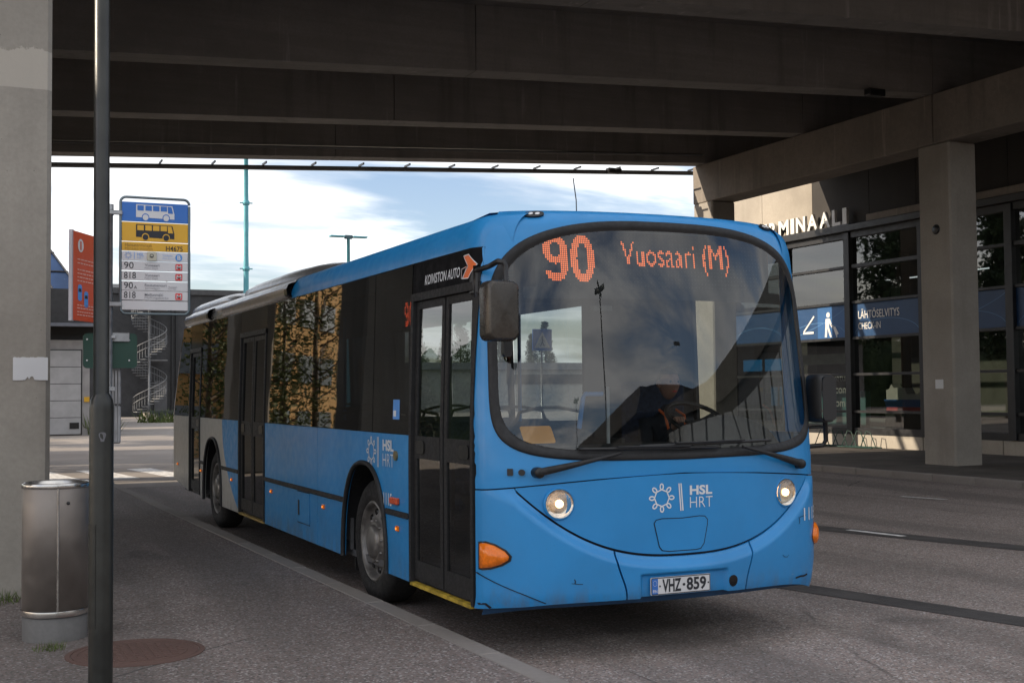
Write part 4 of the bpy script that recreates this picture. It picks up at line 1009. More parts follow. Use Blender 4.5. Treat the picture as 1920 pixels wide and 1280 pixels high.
# --- kerb side ---------------------------------------------------------
ZW, ZB, ZC = 1.345, .31, 2.57
def arch(yc, hw=.56, top=1.105, base=ZB):
    def f(y):
        d = abs(y-yc)/hw
        return base if d >= 1 else base+(top-base)*(1-d**2.5)**(1/2.3)
    return f
def cosp(yc, hw, y0, y1):                                  # column positions crowding at the arch edges
    a = list(lin(y0, yc-hw, 5))+[yc-hw*math.cos(t) for t in lin(0.02, math.pi-.02, 40)]+list(lin(yc+hw, y1, 6)); return a
def side_arch(y0, y1, yc, mat, nm, far=False, zb=ZB):
    A = arch(yc, base=zb); b = MB(); us = cosp(yc, .56, y0, y1)
    def f(y, v, o):
        z = A(y)+(ZW-A(y))*v; P = sp_(y, z, o); return far_(P) if far else P
    panel(b, G(f, us, lin(0, 1, 8)), 0.0, True, .02); o = build(nm, b, mat, bus)
    b = MB(); pth = []
    for t in lin(0.02, math.pi-.02, 36):
        y = yc-.56*math.cos(t); P = sp_(y, A(y)-.004, .008); pth.append(far_(P) if far else P)
    pth = [pth[0]*np.array([1, 1, 0])+np.array([0, 0, zb])]+pth+[pth[-1]*np.array([1, 1, 0])+np.array([0, 0, zb])]
    b.tube(pth, .020, 6); build('wheel_arch_trim', b, m_rubber, o)
    b = MB(); sgn = -1 if far else 1; x0 = 2.55-.02 if far else .02
    b.grid([[(x0, yc-.62*math.cos(t), max(.2, .42+.72*math.sin(t))) for t in lin(0, math.pi, 16)], [(x0+sgn*.5, yc-.62*math.cos(t), max(.2, .42+.72*math.sin(t))) for t in lin(0, math.pi, 16)]], True)
    b.add([(x0+sgn*.5, yc-.62, .2), (x0+sgn*.5, yc+.62, .2), (x0+sgn*.5, yc+.62, 1.14), (x0+sgn*.5, yc-.62, 1.14)], [(0, 1, 2, 3)]); build('wheel_housing', b, m_rubber, o)
YF, YRR = 2.655, 8.745
side_arch(1.625, 3.996, YF, m_blue, 'side_panel')
hp = build('side_panel', side(4.004, 5.995, ZB, ZW), m_blue, bus)
side_arch(7.265, 9.575, YRR, m_blue2, 'side_panel')
build('side_panel', side(10.375, lambda z: YR(z)-.002, lambda y: .34+.10*max(0, (y-10.4)/1.2), ZW, ny=24), m_white, bus)
for y0, y1 in ((1.63, 2.12), (3.20, 5.99), (7.27, 8.20), (9.30, 9.57)):
    b = MB(); b.box((-.016, y0, .748), (.004, y1, .792), .008); build('rub_strip', b, m_rubber, bus)
# fuel hatch
b = MB(); stroke(b, [(4.68, .742), (4.25, .742), (4.25, .452), (4.68, .452)], .008, smap, True); ht = build('fuel_hatch_gap', b, m_seam, hp)
b = MB(); b.prism(rrect(4.256, 4.674, .458, .736, .01), lambda y, z: sp_(y, z, .0), lambda y, z: sp_(y, z, .006)); build('fuel_hatch', b, m_blue, hp)
b = MB(); b.box((-.012, 4.60, .52), (-.004, 4.64, .66), .004); build('hatch_handle', b, m_black, hp)
b = MB(); b.prism(circ(1.89, 1.19, .036, 18), lambda y, z: sp_(y, z, 0), lambda y, z: sp_(y, z, .014)); build('emergency_valve', b, plain('brass', (.25, .20, .10), .4, .7), bus)
for y in (1.86, 3.80, 5.70, 7.61, 9.49, 11.25):
    b = MB(); b.box((sx_(y, .66)-.014, y-.030, .642), (sx_(y, .66)+.002, y+.030, .682), .006); mk = build('side_marker', b, m_amber, bus)
    b = MB(); b.box((sx_(y, .66)-.017, y+.002, .653), (sx_(y, .66)-.0142, y+.016, .668)); build('lamp', b, m_amber_lit, mk)
b = MB(); b.box((-.03, 1.82, .835), (.002, 1.975, .885), .008); build('reflector', b, m_red if False else plain('repeater_orange', (.62, .09, .03), .25), bus)
b = MB(); hsl_mark(b, smap, 2.465, 1.20, -.115, .112)
stroke(b, [(2.315, 1.315), (2.315, 1.085)], .011, smap); stroke(b, [(2.29, 1.315), (2.29, 1.085)], .011, smap)
put_text(b, 'HSL', 2.19, 1.94, 1.215, 1.30, smap, .035); put_text(b, 'HRT', 2.19, 1.94, 1.10, 1.195, smap, -.012); build('side_lettering', b, m_white_v, bus)
b = MB(); put_text(b, '1115', 2.175, 1.985, .812, .905, smap, .01); build('fleet_number', b, m_white_v, bus)
# front door and panel over it
def yfd(z): return .414
b = side(lambda z: .434, 1.60, 2.352, ZC, 0.0, ny=30); hd = build('header_panel', b, plain('header_black', (.006, .006, .007), .7, Specular_IOR_Level=.12), bus)
b = MB(); put_text(b, 'KOIVISTON AUTO', 1.345, .700, 2.396, 2.464, smap2, .008, .2); build('lettering', b, m_white_v, hd)
ch = [(.585, 2.535), (.475, 2.540), (.372, 2.462), (.485, 2.372), (.605, 2.378), (.475, 2.455)]
ch = [(max(.425, a+.055), z) for a, z in ch]
ch = [(.640, 2.528), (.555, 2.530), (.468, 2.460), (.555, 2.378), (.660, 2.382), (.565, 2.456)]
b = MB()
for qa, qb, qc, qd in ((ch[0], ch[1], ch[2], ch[5]), (ch[5], ch[2], ch[3], ch[4])):
    qa, qb, qc, qd = map(np.array, (qa, qb, qc, qd)); b.grid([[smap2(*((qa*(1-u)+qb*u)*(1-v)+(qd*(1-u)+qc*u)*v)) for u in lin(0, 1, 7)] for v in lin(0, 1, 7)], False)
stroke(b, [(.675, 2.385), (.67, 2.445), (.59, 2.455)], .006, smap2); build('arrow_emblem', b, m_orange_v, hd)
ch2 = []
for a_, c_ in zip(ch, ch[1:]+ch[:1]): ch2 += [(a_[0]+(c_[0]-a_[0])*t, a_[1]+(c_[1]-a_[1])*t) for t in (0, .2, .4, .6, .8)]
b = MB(); stroke(b, ch2, .006, lambda y, z: sp_(y, z, .008), True); stroke(b, [(.675, 2.385), (.67, 2.445), (.59, 2.455), (.645, 2.385)], .006, lambda y, z: sp_(y, z, .007), True); build('arrow_outline', b, m_white_v, hd)
def door(ya, yb, z0, z1, nm, steps, matg, wob):
    dr = build(nm, side(ya, ya-.045 if ya > yb else ya+.045, z0-.03, z1+.05, .012, skirt=.05), m_rubber, bus)
    b = side(yb, yb+(.04 if ya > yb else -.04), z0-.03, z1+.05, .010, skirt=.05); side(ya, yb, z1, z1+.055, .014, skirt=.05, b=b); build('door_frame', b, m_rubber, dr)
    n = len(steps)-1
    for k in range(n):
        a, c = steps[k], steps[k+1]; s_ = .012; zz0, zz1 = z0, z1-.006
        lf = side(a-s_, a-s_-.05, zz0, zz1, -.012, skirt=.03); side(c+s_, c+s_+.05, zz0, zz1, -.012, skirt=.03, b=lf)
        side(a-s_-.05, c+s_+.05, zz0, zz0+.13, -.012, skirt=.03, b=lf); side(a-s_-.05, c+s_+.05, zz1-.05, zz1, -.012, skirt=.03, b=lf)
        side(a-s_-.05, c+s_+.05, 1.19, 1.345, -.010, skirt=.03, b=lf); leaf = build('door_leaf', lf, m_rubber, dr)
        for q0, q1 in ((zz0+.13, 1.19), (1.345, zz1-.05)):
            build('door_glass', side(a-s_-.045, c+s_+.045, q0, q1, -.022, skirt=0), matg, leaf)
        hy = c+.16 if k == n-1 else a-.13
        b = MB(); b.prism(rrect(hy-.10, hy+.06, 1.225, 1.315, .03), lambda y, z: sp_(y, z, -.012), lambda y, z: sp_(y, z, .0)); hb = build('handle_plate', b, m_black, leaf)
    return dr
fd = door(1.60, .436, .345, 2.295, 'front_door', (1.555, .985, .465), g_door, 1)
b = MB(); b.box((-.012, .47, .298), (.03, 1.58, .322)); build('step_edge', b, plain('step_yellow', (.42, .29, .03), .6, var=.4, scale=12), fd)
md = door(7.245, 6.015, .355, 2.275, 'middle_door', (7.20, 6.63, 6.06), g_side, 1)
b = MB(); b.box((-.010, 6.03, .305), (.03, 7.22, .325)); build('step_edge', b, plain('step_dull', (.28, .20, .06), .7, var=.4), md)
door(10.365, 9.585, .37, 2.20, 'rear_door', (10.32, 9.63), g_side, 1)
for ya, yb, z in ((7.255, 6.005, 2.335), (10.37, 9.58, 2.26)): build('door_header', side(yb, ya, z, ZC, .0, skirt=.02), m_blackg, bus)
# side windows
for k, (ya, yb) in enumerate(((1.612, 2.44), (2.452, 3.95), (3.962, 5.998), (7.262, 8.30), (8.312, 9.572))):
    build('side_window', side(ya, yb, ZW+.006, ZC-.004, .001, nz=10, skirt=.01), g_side, bus)
build('side_window', side(10.378, lambda z: YR(z)-.004, ZW+.006, ZC-.004, .001, ny=26, nz=10, skirt=.01), g_side, bus)
for y in (1.635, 2.445, 3.956, 5.97, 7.29, 8.305, 9.55, 10.4, 11.1):
    b = side(y-.045, y+.045, ZW, ZC, -.03, skirt=.04); build('window_pillar', b, m_black, bus)
# cove and roof
def cove(y0, y1, mat, nm, far=False, ex=0.0, ny=30):
    b = MB(); rows = []
    for y in lin(y0, y1, ny):
        yr = YR(2.57); fr = 0.0
        if y > yr-.5: fr = .42*(1-math.sqrt(max(0, 1-((y-(yr-.5))/.5)**2)))
        s0 = .003+max(0.0, sx_(max(y, .30), 2.57)-tum(2.57)) if y < 1 else fr
        row = []
        for t in lin(0, 1, 9):
            a = t*math.pi/2; x = tum(2.57)+s0-ex*math.sin(math.pi*min(1, t*1.15))+.145*(1-math.cos(a))**1.0; z = 2.572+.215*math.sin(a)
            row.append(far_((x, y, z)) if far else np.array((x, y, z)))
        rows.append(row)
    b.grid(rows, True); return build(nm, b, mat, bus)
cove(.33, 5.06, m_blue, 'roof_cove', ex=0.0, ny=44); cove(5.06, 11.1, m_silver, 'roof_cove', ex=.012)
cove(.33, 11.1, m_blue, 'roof_cove', far=True, ny=60)
b = MB(); rows = []
for y in lin(.30, 11.15, 40):
    s0 = max(0.0, sx_(max(y, .40), 2.57)-tum(2.57)) if y < 1 else 0.0
    row = []
    for x in lin(.184+s0*.0, 2.366-s0*.0, 25):
        ya = yfr(x, 2.808)-.004; t = (y-.30)/(11.15-.30); yy = ya+(11.15-ya)*t; k = min(1.0, (yy-ya)/.5); k = k*(2-k)
        row.append((x, yy, 2.806*(1-k)+k*(2.786+.062*(1-(abs(x-1.275)/1.12)**2.4))))
    rows.append(row)
b.grid(rows, True); b.add([(.165, .50, 2.772), (2.385, .50, 2.772), (2.385, 11.1, 2.772), (.165, 11.1, 2.772)], [(0, 1, 2, 3)]); build('roof', b, m_blue, bus)
b = MB(); b.tube([(1.045, 1.0, 2.84), (1.042, 1.0, 3.0), (1.03, 1.02, 3.16)], .004, 5); b.lathe([(.03, 0), (.02, .03), (.004, .05)], (1.045, 1.0, 2.83), 'z', 10); build('antenna', b, m_black, bus)
def pod(y0, y1, y2, y3, h):
    b = MB(); prof = [(.15, 2.775), (.17, 2.85), (.24, 2.79+h*.72), (.36, 2.79+h*.95), (.55, 2.79+h), (1.275, 2.80+h)]; prof = prof+[(2.55-x, z) for x, z in prof[-2::-1]]
    rows = []
    for y, k in ((y0, 0.02), (y0+.25*(y1-y0), .36), (y0+.6*(y1-y0), .78), (y1, 1.0), (y1+.12, 1.02), (y2, 1.02), (y3-.1, .9), (y3, .3)):
        rows.append([(x if k > .5 else 1.275+(x-1.275)*(.86+.28*k), y, 2.79+(z-2.79)*k) for x, z in prof])
    b.grid(rows, True); return b
p1 = build('roof_pod', pod(3.5, 5.6, 7.4, 7.75, .15), m_silver, bus); p2 = build('roof_pod', pod(7.85, 9.1, 10.8, 11.1, .145), m_silver, bus)
for y0, y1 in ((5.02, 8.42), (8.98, 10.95)):               # side fairings with black mouths
    b = MB(); prof = [(.034, 2.575), (-.012, 2.60), (-.020, 2.66), (.0, 2.705), (.05, 2.725), (.12, 2.74)]
    rows = [[(x+(.06 if y > y1-.2 and k else 0), y, z) for x, z in prof] for k, y in enumerate((y0, y0+.05, y1-.3, y1))]
    b.grid(rows, True); fr_ = build('side_fairing', b, m_silver, bus)
    b = MB(); b.add([(x, y0+.12*(z-2.575)/.15, z) for x, z in prof]+[(.16, y0+.1, 2.74), (.12, y0, 2.575)], [tuple(range(8))]); 
    b.grid([[(x-.004, y0-.015, z) for x, z in prof], [(x-.004, y0+.09, z) for x, z in prof]], False); build('air_mouth', b, m_blackg, fr_)
# far side, rear, under, interior
side_arch(.55, 3.996, YF, m_blue, 'side_panel', True); build('side_panel', side(4.004, 7.2, ZB, ZW, far=True), m_blue, bus)
side_arch(7.208, 11.1, YRR, m_blue2, 'side_panel', True)
for ya, yb in ((.60, 1.75), (1.80, 3.5), (3.55, 5.3), (5.35, 7.1), (7.15, 9.0), (9.05, 11.0)):
    build('side_window', side(ya, yb, ZW+.006, ZC-.004, .001, far=True, skirt=0), g_far, bus)
    build('window_pillar', side(yb-.03, yb+.08, ZW, ZC, -.02, far=True, skirt=.03), m_black, bus)
build('window_pillar', side(.425, .60, ZW, ZC, -.001, far=True, skirt=.03), m_blue, bus)
build('side_panel', side(.42, .55, ZB, ZW, far=True), m_blue, bus)
b = MB(); b.box((.30, 11.25, .45), (2.25, 11.5, 2.55), .1); build('rear_panel', b, m_black, bus)
b = MB(); b.box((.09, .75, .30), (2.46, 11.2, .35)); build('floor', b, m_int, bus)
b = MB(); b.box((.5, .6, .24), (2.05, 11.0, .298)); build('chassis', b, m_rubber, bus)
b = MB(); b.box((.16, 1.2, 2.44), (2.39, 11.1, 2.46)); build('ceiling', b, m_intl, bus)
b = MB(); b.box((2.44, .9, .35), (2.47, 11, ZW)); b.box((.07, 3.25, .35), (.10, 5.98, ZW)); b.box((.07, 7.3, .35), (.10, 8.1, ZW)); build('inner_lining', b, m_int, bus)
b = MB(); prof = [(.55, .36), (.36, 1.20), (.40, 1.28), (.62, 1.30), (.95, 1.14), (1.0, .36)]
xs = lin(.25, 2.30, 30); b.grid([[(x, y+.9*max(0, abs((x-1.275)/1.275))**4*.3, z+(0.0 if z < 1.1 else -.02*abs(x-1.275))) for y, z in prof] for x in xs], True); dsh = build('dashboard', b, m_dash, bus)
b = MB(); rows = []
for t in lin(-1, 1, 17):
    x = 2.02+t*.40; h = 1.30+.17*max(0.0, 1-abs(t)**3); rows.append([(x, .48, 1.26), (x, .56, h-.02), (x, .66, h), (x, .80, h-.03), (x, .92, 1.16)])
b.grid(rows, True); build('instrument_binnacle', b, m_dash, dsh)
b = MB(); ctr = np.array([2.03, 1.02, 1.44]); ax = np.array([0, -.50, .87]); e1 = np.array([1.0, 0, 0]); e2 = np.cross(ax, e1)
b.tube([ctr+.225*(math.cos(t)*e1+math.sin(t)*e2) for t in lin(0, 2*math.pi, 28)], .017, 7, cap=False)
for a in (R(20), R(160), R(270)): b.tube([ctr-ax*.05, ctr+.22*(math.cos(a)*e1+math.sin(a)*e2)], .014, 5)
b.tube([ctr-ax*.05, ctr-ax*.30], .05, 8); build('steering_wheel', b, m_black, bus)
tag_c = MB(); tag_c.prism(rrect(.292, .512, 1.325, 1.432, .015), lambda x, z: (x, .30+.75*(z-1.325), z), lambda x, z: (x, .304+.75*(z-1.325), z))
tag(build('orange_card', tag_c, m_card), 'blank orange card standing behind the lower left of the bus windscreen', 'card')
b = MB(); b.tube([(1.15, 1.2, 1.38), (1.185, 1.2, 1.60), (1.20, 1.2, 1.628), (1.345, 1.2, 1.628)], .018, 8); build('blue_rail', b, m_railb, bus)
b = MB(); b.cyl((1.39, 1.2, 1.15), (1.39, 1.2, 1.68), .014, 8); build('white_pole', b, m_railw, bus)
for (x, y) in ((.62, 1.9), (1.75, 2.05), (.75, 3.6), (1.8, 3.6), (.8, 5.8), (1.75, 6.4), (.8, 7.4)):
    b = MB(); b.cyl((x, y, .35), (x, y, 2.44), .018, 8); build('grab_pole', b, m_railb if y > 3 else m_black, bus)
for yy in (3.0, 3.8, 4.6, 5.4, 8.2, 9.0, 9.8):
    for x0 in (.20, 1.62):
        b = MB(); b.box((x0, yy, .62), (x0+.82, yy+.42, .74), .04); st_ = build('seat', b, m_seat, bus)
        b = MB(); b.box((x0, yy+.40, .70), (x0+.82, yy+.48, 1.38), .04); build('seat_back', b, m_seat, st_)
        b = MB(); b.tube([(x0+.06, yy+.44, 1.36), (x0+.10, yy+.44, 1.46), (x0+.3, yy+.44, 1.50), (x0+.5, yy+.44, 1.50), (x0+.72, yy+.44, 1.46), (x0+.76, yy+.44, 1.36)], .016, 6); build('seat_grip', b, m_black, st_)
b = MB(); b.box((1.52, 1.80, .35), (2.515, 1.84, 2.44)); b.box((1.50, 1.2, .35), (1.53, 1.84, 1.30)); build('cab_partition', b, plain('cab_dark', (.05, .05, .053), .6), bus)
b = MB(); b.box((1.78, 1.66, .60), (2.35, 1.71, 1.72), .04); b.box((1.80, 1.25, .55), (2.33, 1.68, .78), .05); build('driver_seat', b, m_seat, bus)
# line number in the side window
b = MB(); b.box((.085, 1.66, 2.10), (.12, 1.99, 2.36)); sdp = build('side_display', b, m_disp, bus)
dd = sdp; sm_ = lambda y, z: (.083, y, z)
leds('9', 1.925, 1.840, 2.135, 2.315, .03, m_ledr, 'led_digit', sm_, .0155, .0095); leds('0', 1.820, 1.735, 2.135, 2.315, .03, m_ledr, 'led_digit', sm_, .0155, .0095)
b = MB(); b.box((.030, 1.80, 1.47), (.032, 1.965, 1.60)); 
b = MB(); b.add([sp_(1.965, 1.455, .003), sp_(1.82, 1.455, .003), sp_(1.82, 1.60, .003), sp_(1.965, 1.60, .003)], [(0, 1, 2, 3)]); sk = build('window_sticker', b, m_inkb, bus)
b = MB(); b.add([sp_(1.95, 1.475, .005), sp_(1.89, 1.475, .005), sp_(1.89, 1.52, .005), sp_(1.95, 1.52, .005)], [(0, 1, 2, 3)]); build('sticker_print', b, m_white_v, sk)
# wheels
def wheel(x, yc, sgn, nm='wheel'):
    c = (x, yc, .482); q = lambda L_: [(r, sgn*h) for r, h in L_]
    b = MB(); b.lathe(q([(.30, .04), (.325, .0), (.36, -.012), (.42, -.008), (.455, .01), (.478, .035), (.482, .06), (.482, .22), (.455, .26), (.36, .275), (.30, .24)]), c, 'x', 48); tw = build(nm, b, m_tyre, bus)
    b = MB(); b.lathe(q([(.318, .012), (.305, .0), (.292, .008), (.282, .03), (.272, .06), (.262, .065), (.235, .055), (.19, .035), (.165, .022), (.155, .010), (.150, .010), (.135, .012), (.13, -.01), (.10, -.018), (.001, -.02)]), c, 'x', 40); rm = build('rim', b, m_rim, tw)
    for k in range(10):
        a = 2*math.pi*k/10+.2; p = (c[0], c[1]+.225*math.cos(a), c[2]+.225*math.sin(a))
        b = MB(); b.lathe([(.001, sgn*.040), (.026, sgn*.041), (.034, sgn*.052)], p, 'x', 12, False); build('rim_hole', b, m_blackg, rm)
        a += math.pi/10; p = (c[0], c[1]+.163*math.cos(a), c[2]+.163*math.sin(a))
        b = MB(); b.lathe([(.001, sgn*.008), (.012, sgn*.010), (.014, sgn*.03)], p, 'x', 8); build('wheel_nut', b, m_rim, rm)
    return tw
wheel(.065, YF, 1); wheel(.055, YRR, 1); wheel(2.505, YF, -1); wheel(2.495, YRR, -1)
b = MB(); b.box((.14, 3.34, .16), (.46, 3.36, .52)); b.box((.14, 9.42, .16), (.5, 9.44, .52)); build('mud_flap', b, m_rubber, bus)
# mirrors
mi = MB(); x0, x1, z0, z1 = -.170, .038, 1.945, 2.300
rows = []
for t, k in ((-.10, .80), (-.088, .93), (-.06, .99), (-.02, 1.0), (.03, .98)):
    rows.append([(-.066+(x+.066)*k, -.10+t+.0, 2.1225+(z-2.1225)*(k*.5+.5)) for x, z in rrect(x0, x1, z0, z1, .045, 5)])
mi.grid(rows, True, True); cap_ = [(-.066+(x+.066)*.80, -.20, 2.1225+(z-2.1225)*.90) for x, z in rrect(x0, x1, z0, z1, .045, 5)]
mi.grid([cap_, [(-.066+(p[0]+.066)*.5, -.207, 2.1225+(p[2]-2.1225)*.5) for p in cap_], [(-.066, -.209, 2.1225)]*len(cap_)], True, True)
wmr = build('wing_mirror', mi, m_mirror_h, bus)
b = MB(); b.add([(x, -.068, z) for x, z in rrect(x0+.01, x1-.01, z0+.01, z1-.01, .04)], [tuple(range(24))]); build('mirror_glass', b, m_chrome, wmr)
b = MB(); b.tube([(-.02, -.12, 2.27), (-.02, -.12, 2.39), (-.03, -.115, 2.412), (-.06, -.10, 2.418), (-.02, .12, 2.41), (.045, .47, 2.42)], .017, 8); build('mirror_arm', b, m_black, wmr)
b = MB(); b.tube([(-.03, -.10, 2.29), (.0, .15, 2.275), (.055, .47, 2.275)], .014, 8); b.cyl((.05, .47, 2.25), (.045, .47, 2.45), .024, 8); b.box((.03, .44, 2.27), (.07, .56, 2.43), .01); build('mirror_bracket', b, m_black, wmr)
b = MB(); b.prism(rrect(-.010, .045, 1.86, 2.12, .02), lambda x, z: (x+.02, .02, z), lambda x, z: (x+.02, -.02, z)); build('kerb_mirror', b, m_black, wmr)
mi = MB(); rows = []
for t, k in ((-.10, .80), (-.08, .95), (-.03, 1.0), (.05, .97)):
    rows.append([(2.60+(x-2.60)*k, .30+t, 1.58+(z-1.58)*(.5*k+.5)) for x, z in rrect(2.51, 2.660, 1.415, 1.755, .04, 5)])
mi.grid(rows, True, True); mi.add([(2.60+(x-2.60)*.8, .20, 1.58+(z-1.58)*.9) for x, z in rrect(2.525, 2.672, 1.415, 1.755, .04, 5)], [tuple(range(24))])
fm_ = build('wing_mirror', mi, plain('mirror_black', (.016, .016, .017), .45), bus)
b = MB(); b.tube([(2.635, .30, 1.43), (2.640, .30, 1.29), (2.62, .31, 1.255), (2.50, .36, 1.245)], .017, 8); b.tube([(2.635, .30, 1.385), (2.50, .36, 1.38)], .012, 6); build('mirror_arm', b, m_black, fm_)

# ------------------------------------------------------------------ driver
drv = thing('person', 'bus driver in dark uniform with orange lanyard sitting at the wheel', 'person', (2.06, 1.45, .78))
def skinned(name, nodes, edges, mat, parent, root=0, sub=2):
    me = bpy.data.meshes.new(name); me.from_pydata([tuple(np.array(n[0])-root_loc(parent)) for n in nodes], edges, [])
    o = bpy.data.objects.new(name, me); C.objects.link(o); o.modifiers.new('s', 'SKIN'); 
    if not me.skin_vertices: me.attributes.new('skin', 'FLOAT', 'POINT')
    sv = me.skin_vertices[0].data
    for i, n in enumerate(nodes): sv[i].radius = (n[1], n[1]); sv[i].use_root = (i == root)
    m_ = o.modifiers.new('u', 'SUBSURF'); m_.levels = sub; m_.render_levels = sub
    dg = bpy.context.evaluated_depsgraph_get(); dg.update(); m2 = bpy.data.meshes.new_from_object(o.evaluated_get(dg))
    for p in m2.polygons: p.use_smooth = True
    m2.materials.clear(); m2.materials.append(mat); bpy.data.objects.remove(o)
    o = bpy.data.objects.new(name, m2); C.objects.link(o); o.parent = parent; return o
X = 2.06
try:
    nd = [((X, 1.50, .88), .15), ((X, 1.50, 1.05), .145), ((X, 1.49, 1.22), .155), ((X, 1.48, 1.38), .13), ((X, 1.47, 1.47), .06), ((X, 1.455, 1.55), .055)]
    ed = [(0, 1), (1, 2), (2, 3), (3, 4), (4, 5)]
    for s_ in (-1, 1):
        o = len(nd); nd += [((X+s_*.19, 1.47, 1.40), .068), ((X+s_*.24, 1.40, 1.18), .055), ((X+s_*.22, 1.22, 1.20), .045), ((X+s_*.19, 1.08, 1.37), .033)]
        ed += [(3, o), (o, o+1), (o+1, o+2), (o+2, o+3)]
        o = len(nd); nd += [((X+s_*.11, 1.30, .86), .095), ((X+s_*.13, 1.02, .84), .075), ((X+s_*.13, .98, .62), .058), ((X+s_*.13, .96, .42), .045)]
        ed += [(0, o), (o, o+1), (o+1, o+2), (o+2, o+3)]
    skinned('body', nd, ed, m_cloth, drv)
    hand_edges = []
    for s_ in (-1, 1):
        hx, hy, hz = X+s_*.195, 1.05, 1.40; nd = [((hx, hy+.03, hz-.04), .026), ((hx, hy, hz+.0), .030), ((hx, hy-.03, hz+.03), .028)]; ed = [(0, 1), (1, 2)]
        for q in range(4):
            o = len(nd); f0 = (q-1.5)*.019; nd += [((hx+f0, hy-.045, hz+.05), .0095), ((hx+f0*1.05, hy-.075, hz+.045+.003*q), .009), ((hx+f0, hy-.082, hz+.015), .008)]; ed += [(2, o), (o, o+1), (o+1, o+2)]
        o = len(nd); nd += [((hx-s_*.035, hy-.01, hz+.02), .010), ((hx-s_*.045, hy-.045, hz+.03), .009)]; ed += [(1, o), (o, o+1)]
        skinned('hand', nd, ed, m_skin, drv)
except Exception as ex_:
    print('driver skin failed', ex_)
b = MB(); rows = []
for i, ph in enumerate(lin(-math.pi/2, math.pi/2, 22)):
    ring_ = []
    for k in range(28):
        t = 2*math.pi*k/28; cx, cyy = math.cos(t), math.sin(t); zz = math.sin(ph); r = math.cos(ph)
        x = .078*r*cx; y = .098*r*cyy; z = .122*zz
        if zz < -.1: x *= 1-.28*(-zz); y *= 1-.10*(-zz)
        front = max(0, -cyy)**6*r
        y -= .022*front*max(0, 1-abs(zz+.12)/.22); y -= .006*front*max(0, 1-abs(zz+.48)/.08); y += .012*max(0, -cyy)**2*r*max(0, 1-abs(zz-.12)/.12)*(1 if .2 < abs(cx) < .6 else 0)
        ring_.append((X+x, 1.44+y, 1.70+z))
    rows.append(ring_)
b.grid(rows, True, True); hdp = build('head', b, m_skin, drv)
for s_ in (-1, 1):
    b = MB(); b.lathe([(.001, 0), (.011, .002), (.013, .008)], (X+s_*.030, 1.352, 1.716), 'y', 10); build('eye', b, m_ink, hdp)
    b = MB(); b.prism(circ(X+s_*.08, 1.70, .02, 10, .032), lambda x, z: (x, 1.44, z), lambda x, z: (x, 1.46, z)); build('ear', b, m_skin, hdp)
b = MB(); b.prism([(X-.026, 1.640), (X, 1.637), (X+.026, 1.640), (X, 1.648)], lambda x, z: (x, 1.352, z), lambda x, z: (x, 1.36, z)); build('mouth', b, m_inkr, hdp)
b = MB(); rows = []
for ph in lin(.12, math.pi/2, 10):
    rows.append([(X+.083*math.cos(ph)*math.cos(t), 1.452+.102*math.cos(ph)*math.sin(t), 1.71+.122*math.sin(ph)) for t in lin(-.2, math.pi+.2, 20)])
b.grid(rows, True); rows = []
for ph in lin(.5, math.pi/2, 8):
    rows.append([(X+.083*math.cos(ph)*math.cos(t), 1.447+.102*math.cos(ph)*math.sin(t), 1.715+.122*math.sin(ph)) for t in lin(math.pi, 2*math.pi, 16)])
b.grid(rows, True); build('hair', b, m_hair, drv)
b = MB()
for s_ in (-1, 1): b.tube([(X+s_*.075, 1.46, 1.50), (X+s_*.085, 1.36, 1.46), (X+s_*.075, 1.315, 1.32), (X+s_*.03, 1.31, 1.15)], .011, 5)
build('lanyard', b, m_lany, drv)

# ------------------------------------------------------------------ pavement furniture
lp = thing('lamp_post', 'dark metal lamp post with thicker lower sleeve in front of the pillar', 'lamp post', (-2.27, 0, .12))
b = MB(); b.tube([(-2.27, 0, 1.62), (-2.275, 0, 4), (-2.28, 0, 7.5)], [.040, .040, .036], 24); build('upper_pole', b, m_post, lp)
b = MB(); b.lathe([(.061, -.05), (.0605, 1.47), (.056, 1.51), (.043, 1.535), (.040, 1.54)], (-2.268, 0, .12), 'z', 32); build('lower_sleeve', b, m_post, lp)
b = MB(); rows = [[(-2.268+.0635*math.cos(a), .0635*math.sin(a), z) for a in lin(R(178), R(238), 8)] for z in (.47, .475, .99, .995)]
b.grid(rows, True); b.grid([[(-2.268+r*math.cos(a), r*math.sin(a), z) for z in (.475, .99)] for r, a in ((.0635, R(238)), (.058, R(239)))], False); build('access_hatch', b, m_post, lp)
b = MB(); pts = []
for k in range(16):
    a = 2*math.pi*k/16; pts.append((R(268)+.26*math.cos(a)*(1+.3*math.sin(3*a)), 1.44+.030*math.sin(a)*(1+.2*math.cos(2*a))))
b.add([(-2.268+.0615*math.cos(a), .0615*math.sin(a), z) for a, z in pts], [tuple(range(16))]); build('paper_scrap', b, plain('grey_paper', (.13, .13, .14), .8), lp)
b = MB(); b.tube([(-2.28, 0, 7.5), (-2.6, -.2, 7.9), (-3.2, -.5, 8.0)], [.036, .034, .034], 8); b.box((-3.9, -.75, 7.95), (-3.1, -.4, 8.08), .03); build('lamp_head', b, m_post, lp)
bi = thing('litter_bin', 'cylindrical stainless steel litter bin on a concrete foot between pillar and lamp post', 'bin', (-2.36, 1.70, .12))
cc = (-2.36, 1.70, 0)
b = MB(); b.lathe([(.196, .10), (.196, .265), (.19, .27), (.001, .27)], cc, 'z', 48); build('foot', b, concrete('foot_concrete', (.16, .155, .15), .5), bi)
b = MB(); b.lathe([(.190, .272), (.200, .274), (.200, 1.085), (.197, 1.09)], cc, 'z', 64); build('shell', b, m_stain, bi)
b = MB(); b.lathe([(.2035, .275), (.2045, .28), (.2045, .305), (.2035, .31)], cc, 'z', 64); build('lower_band', b, m_brushed, bi)
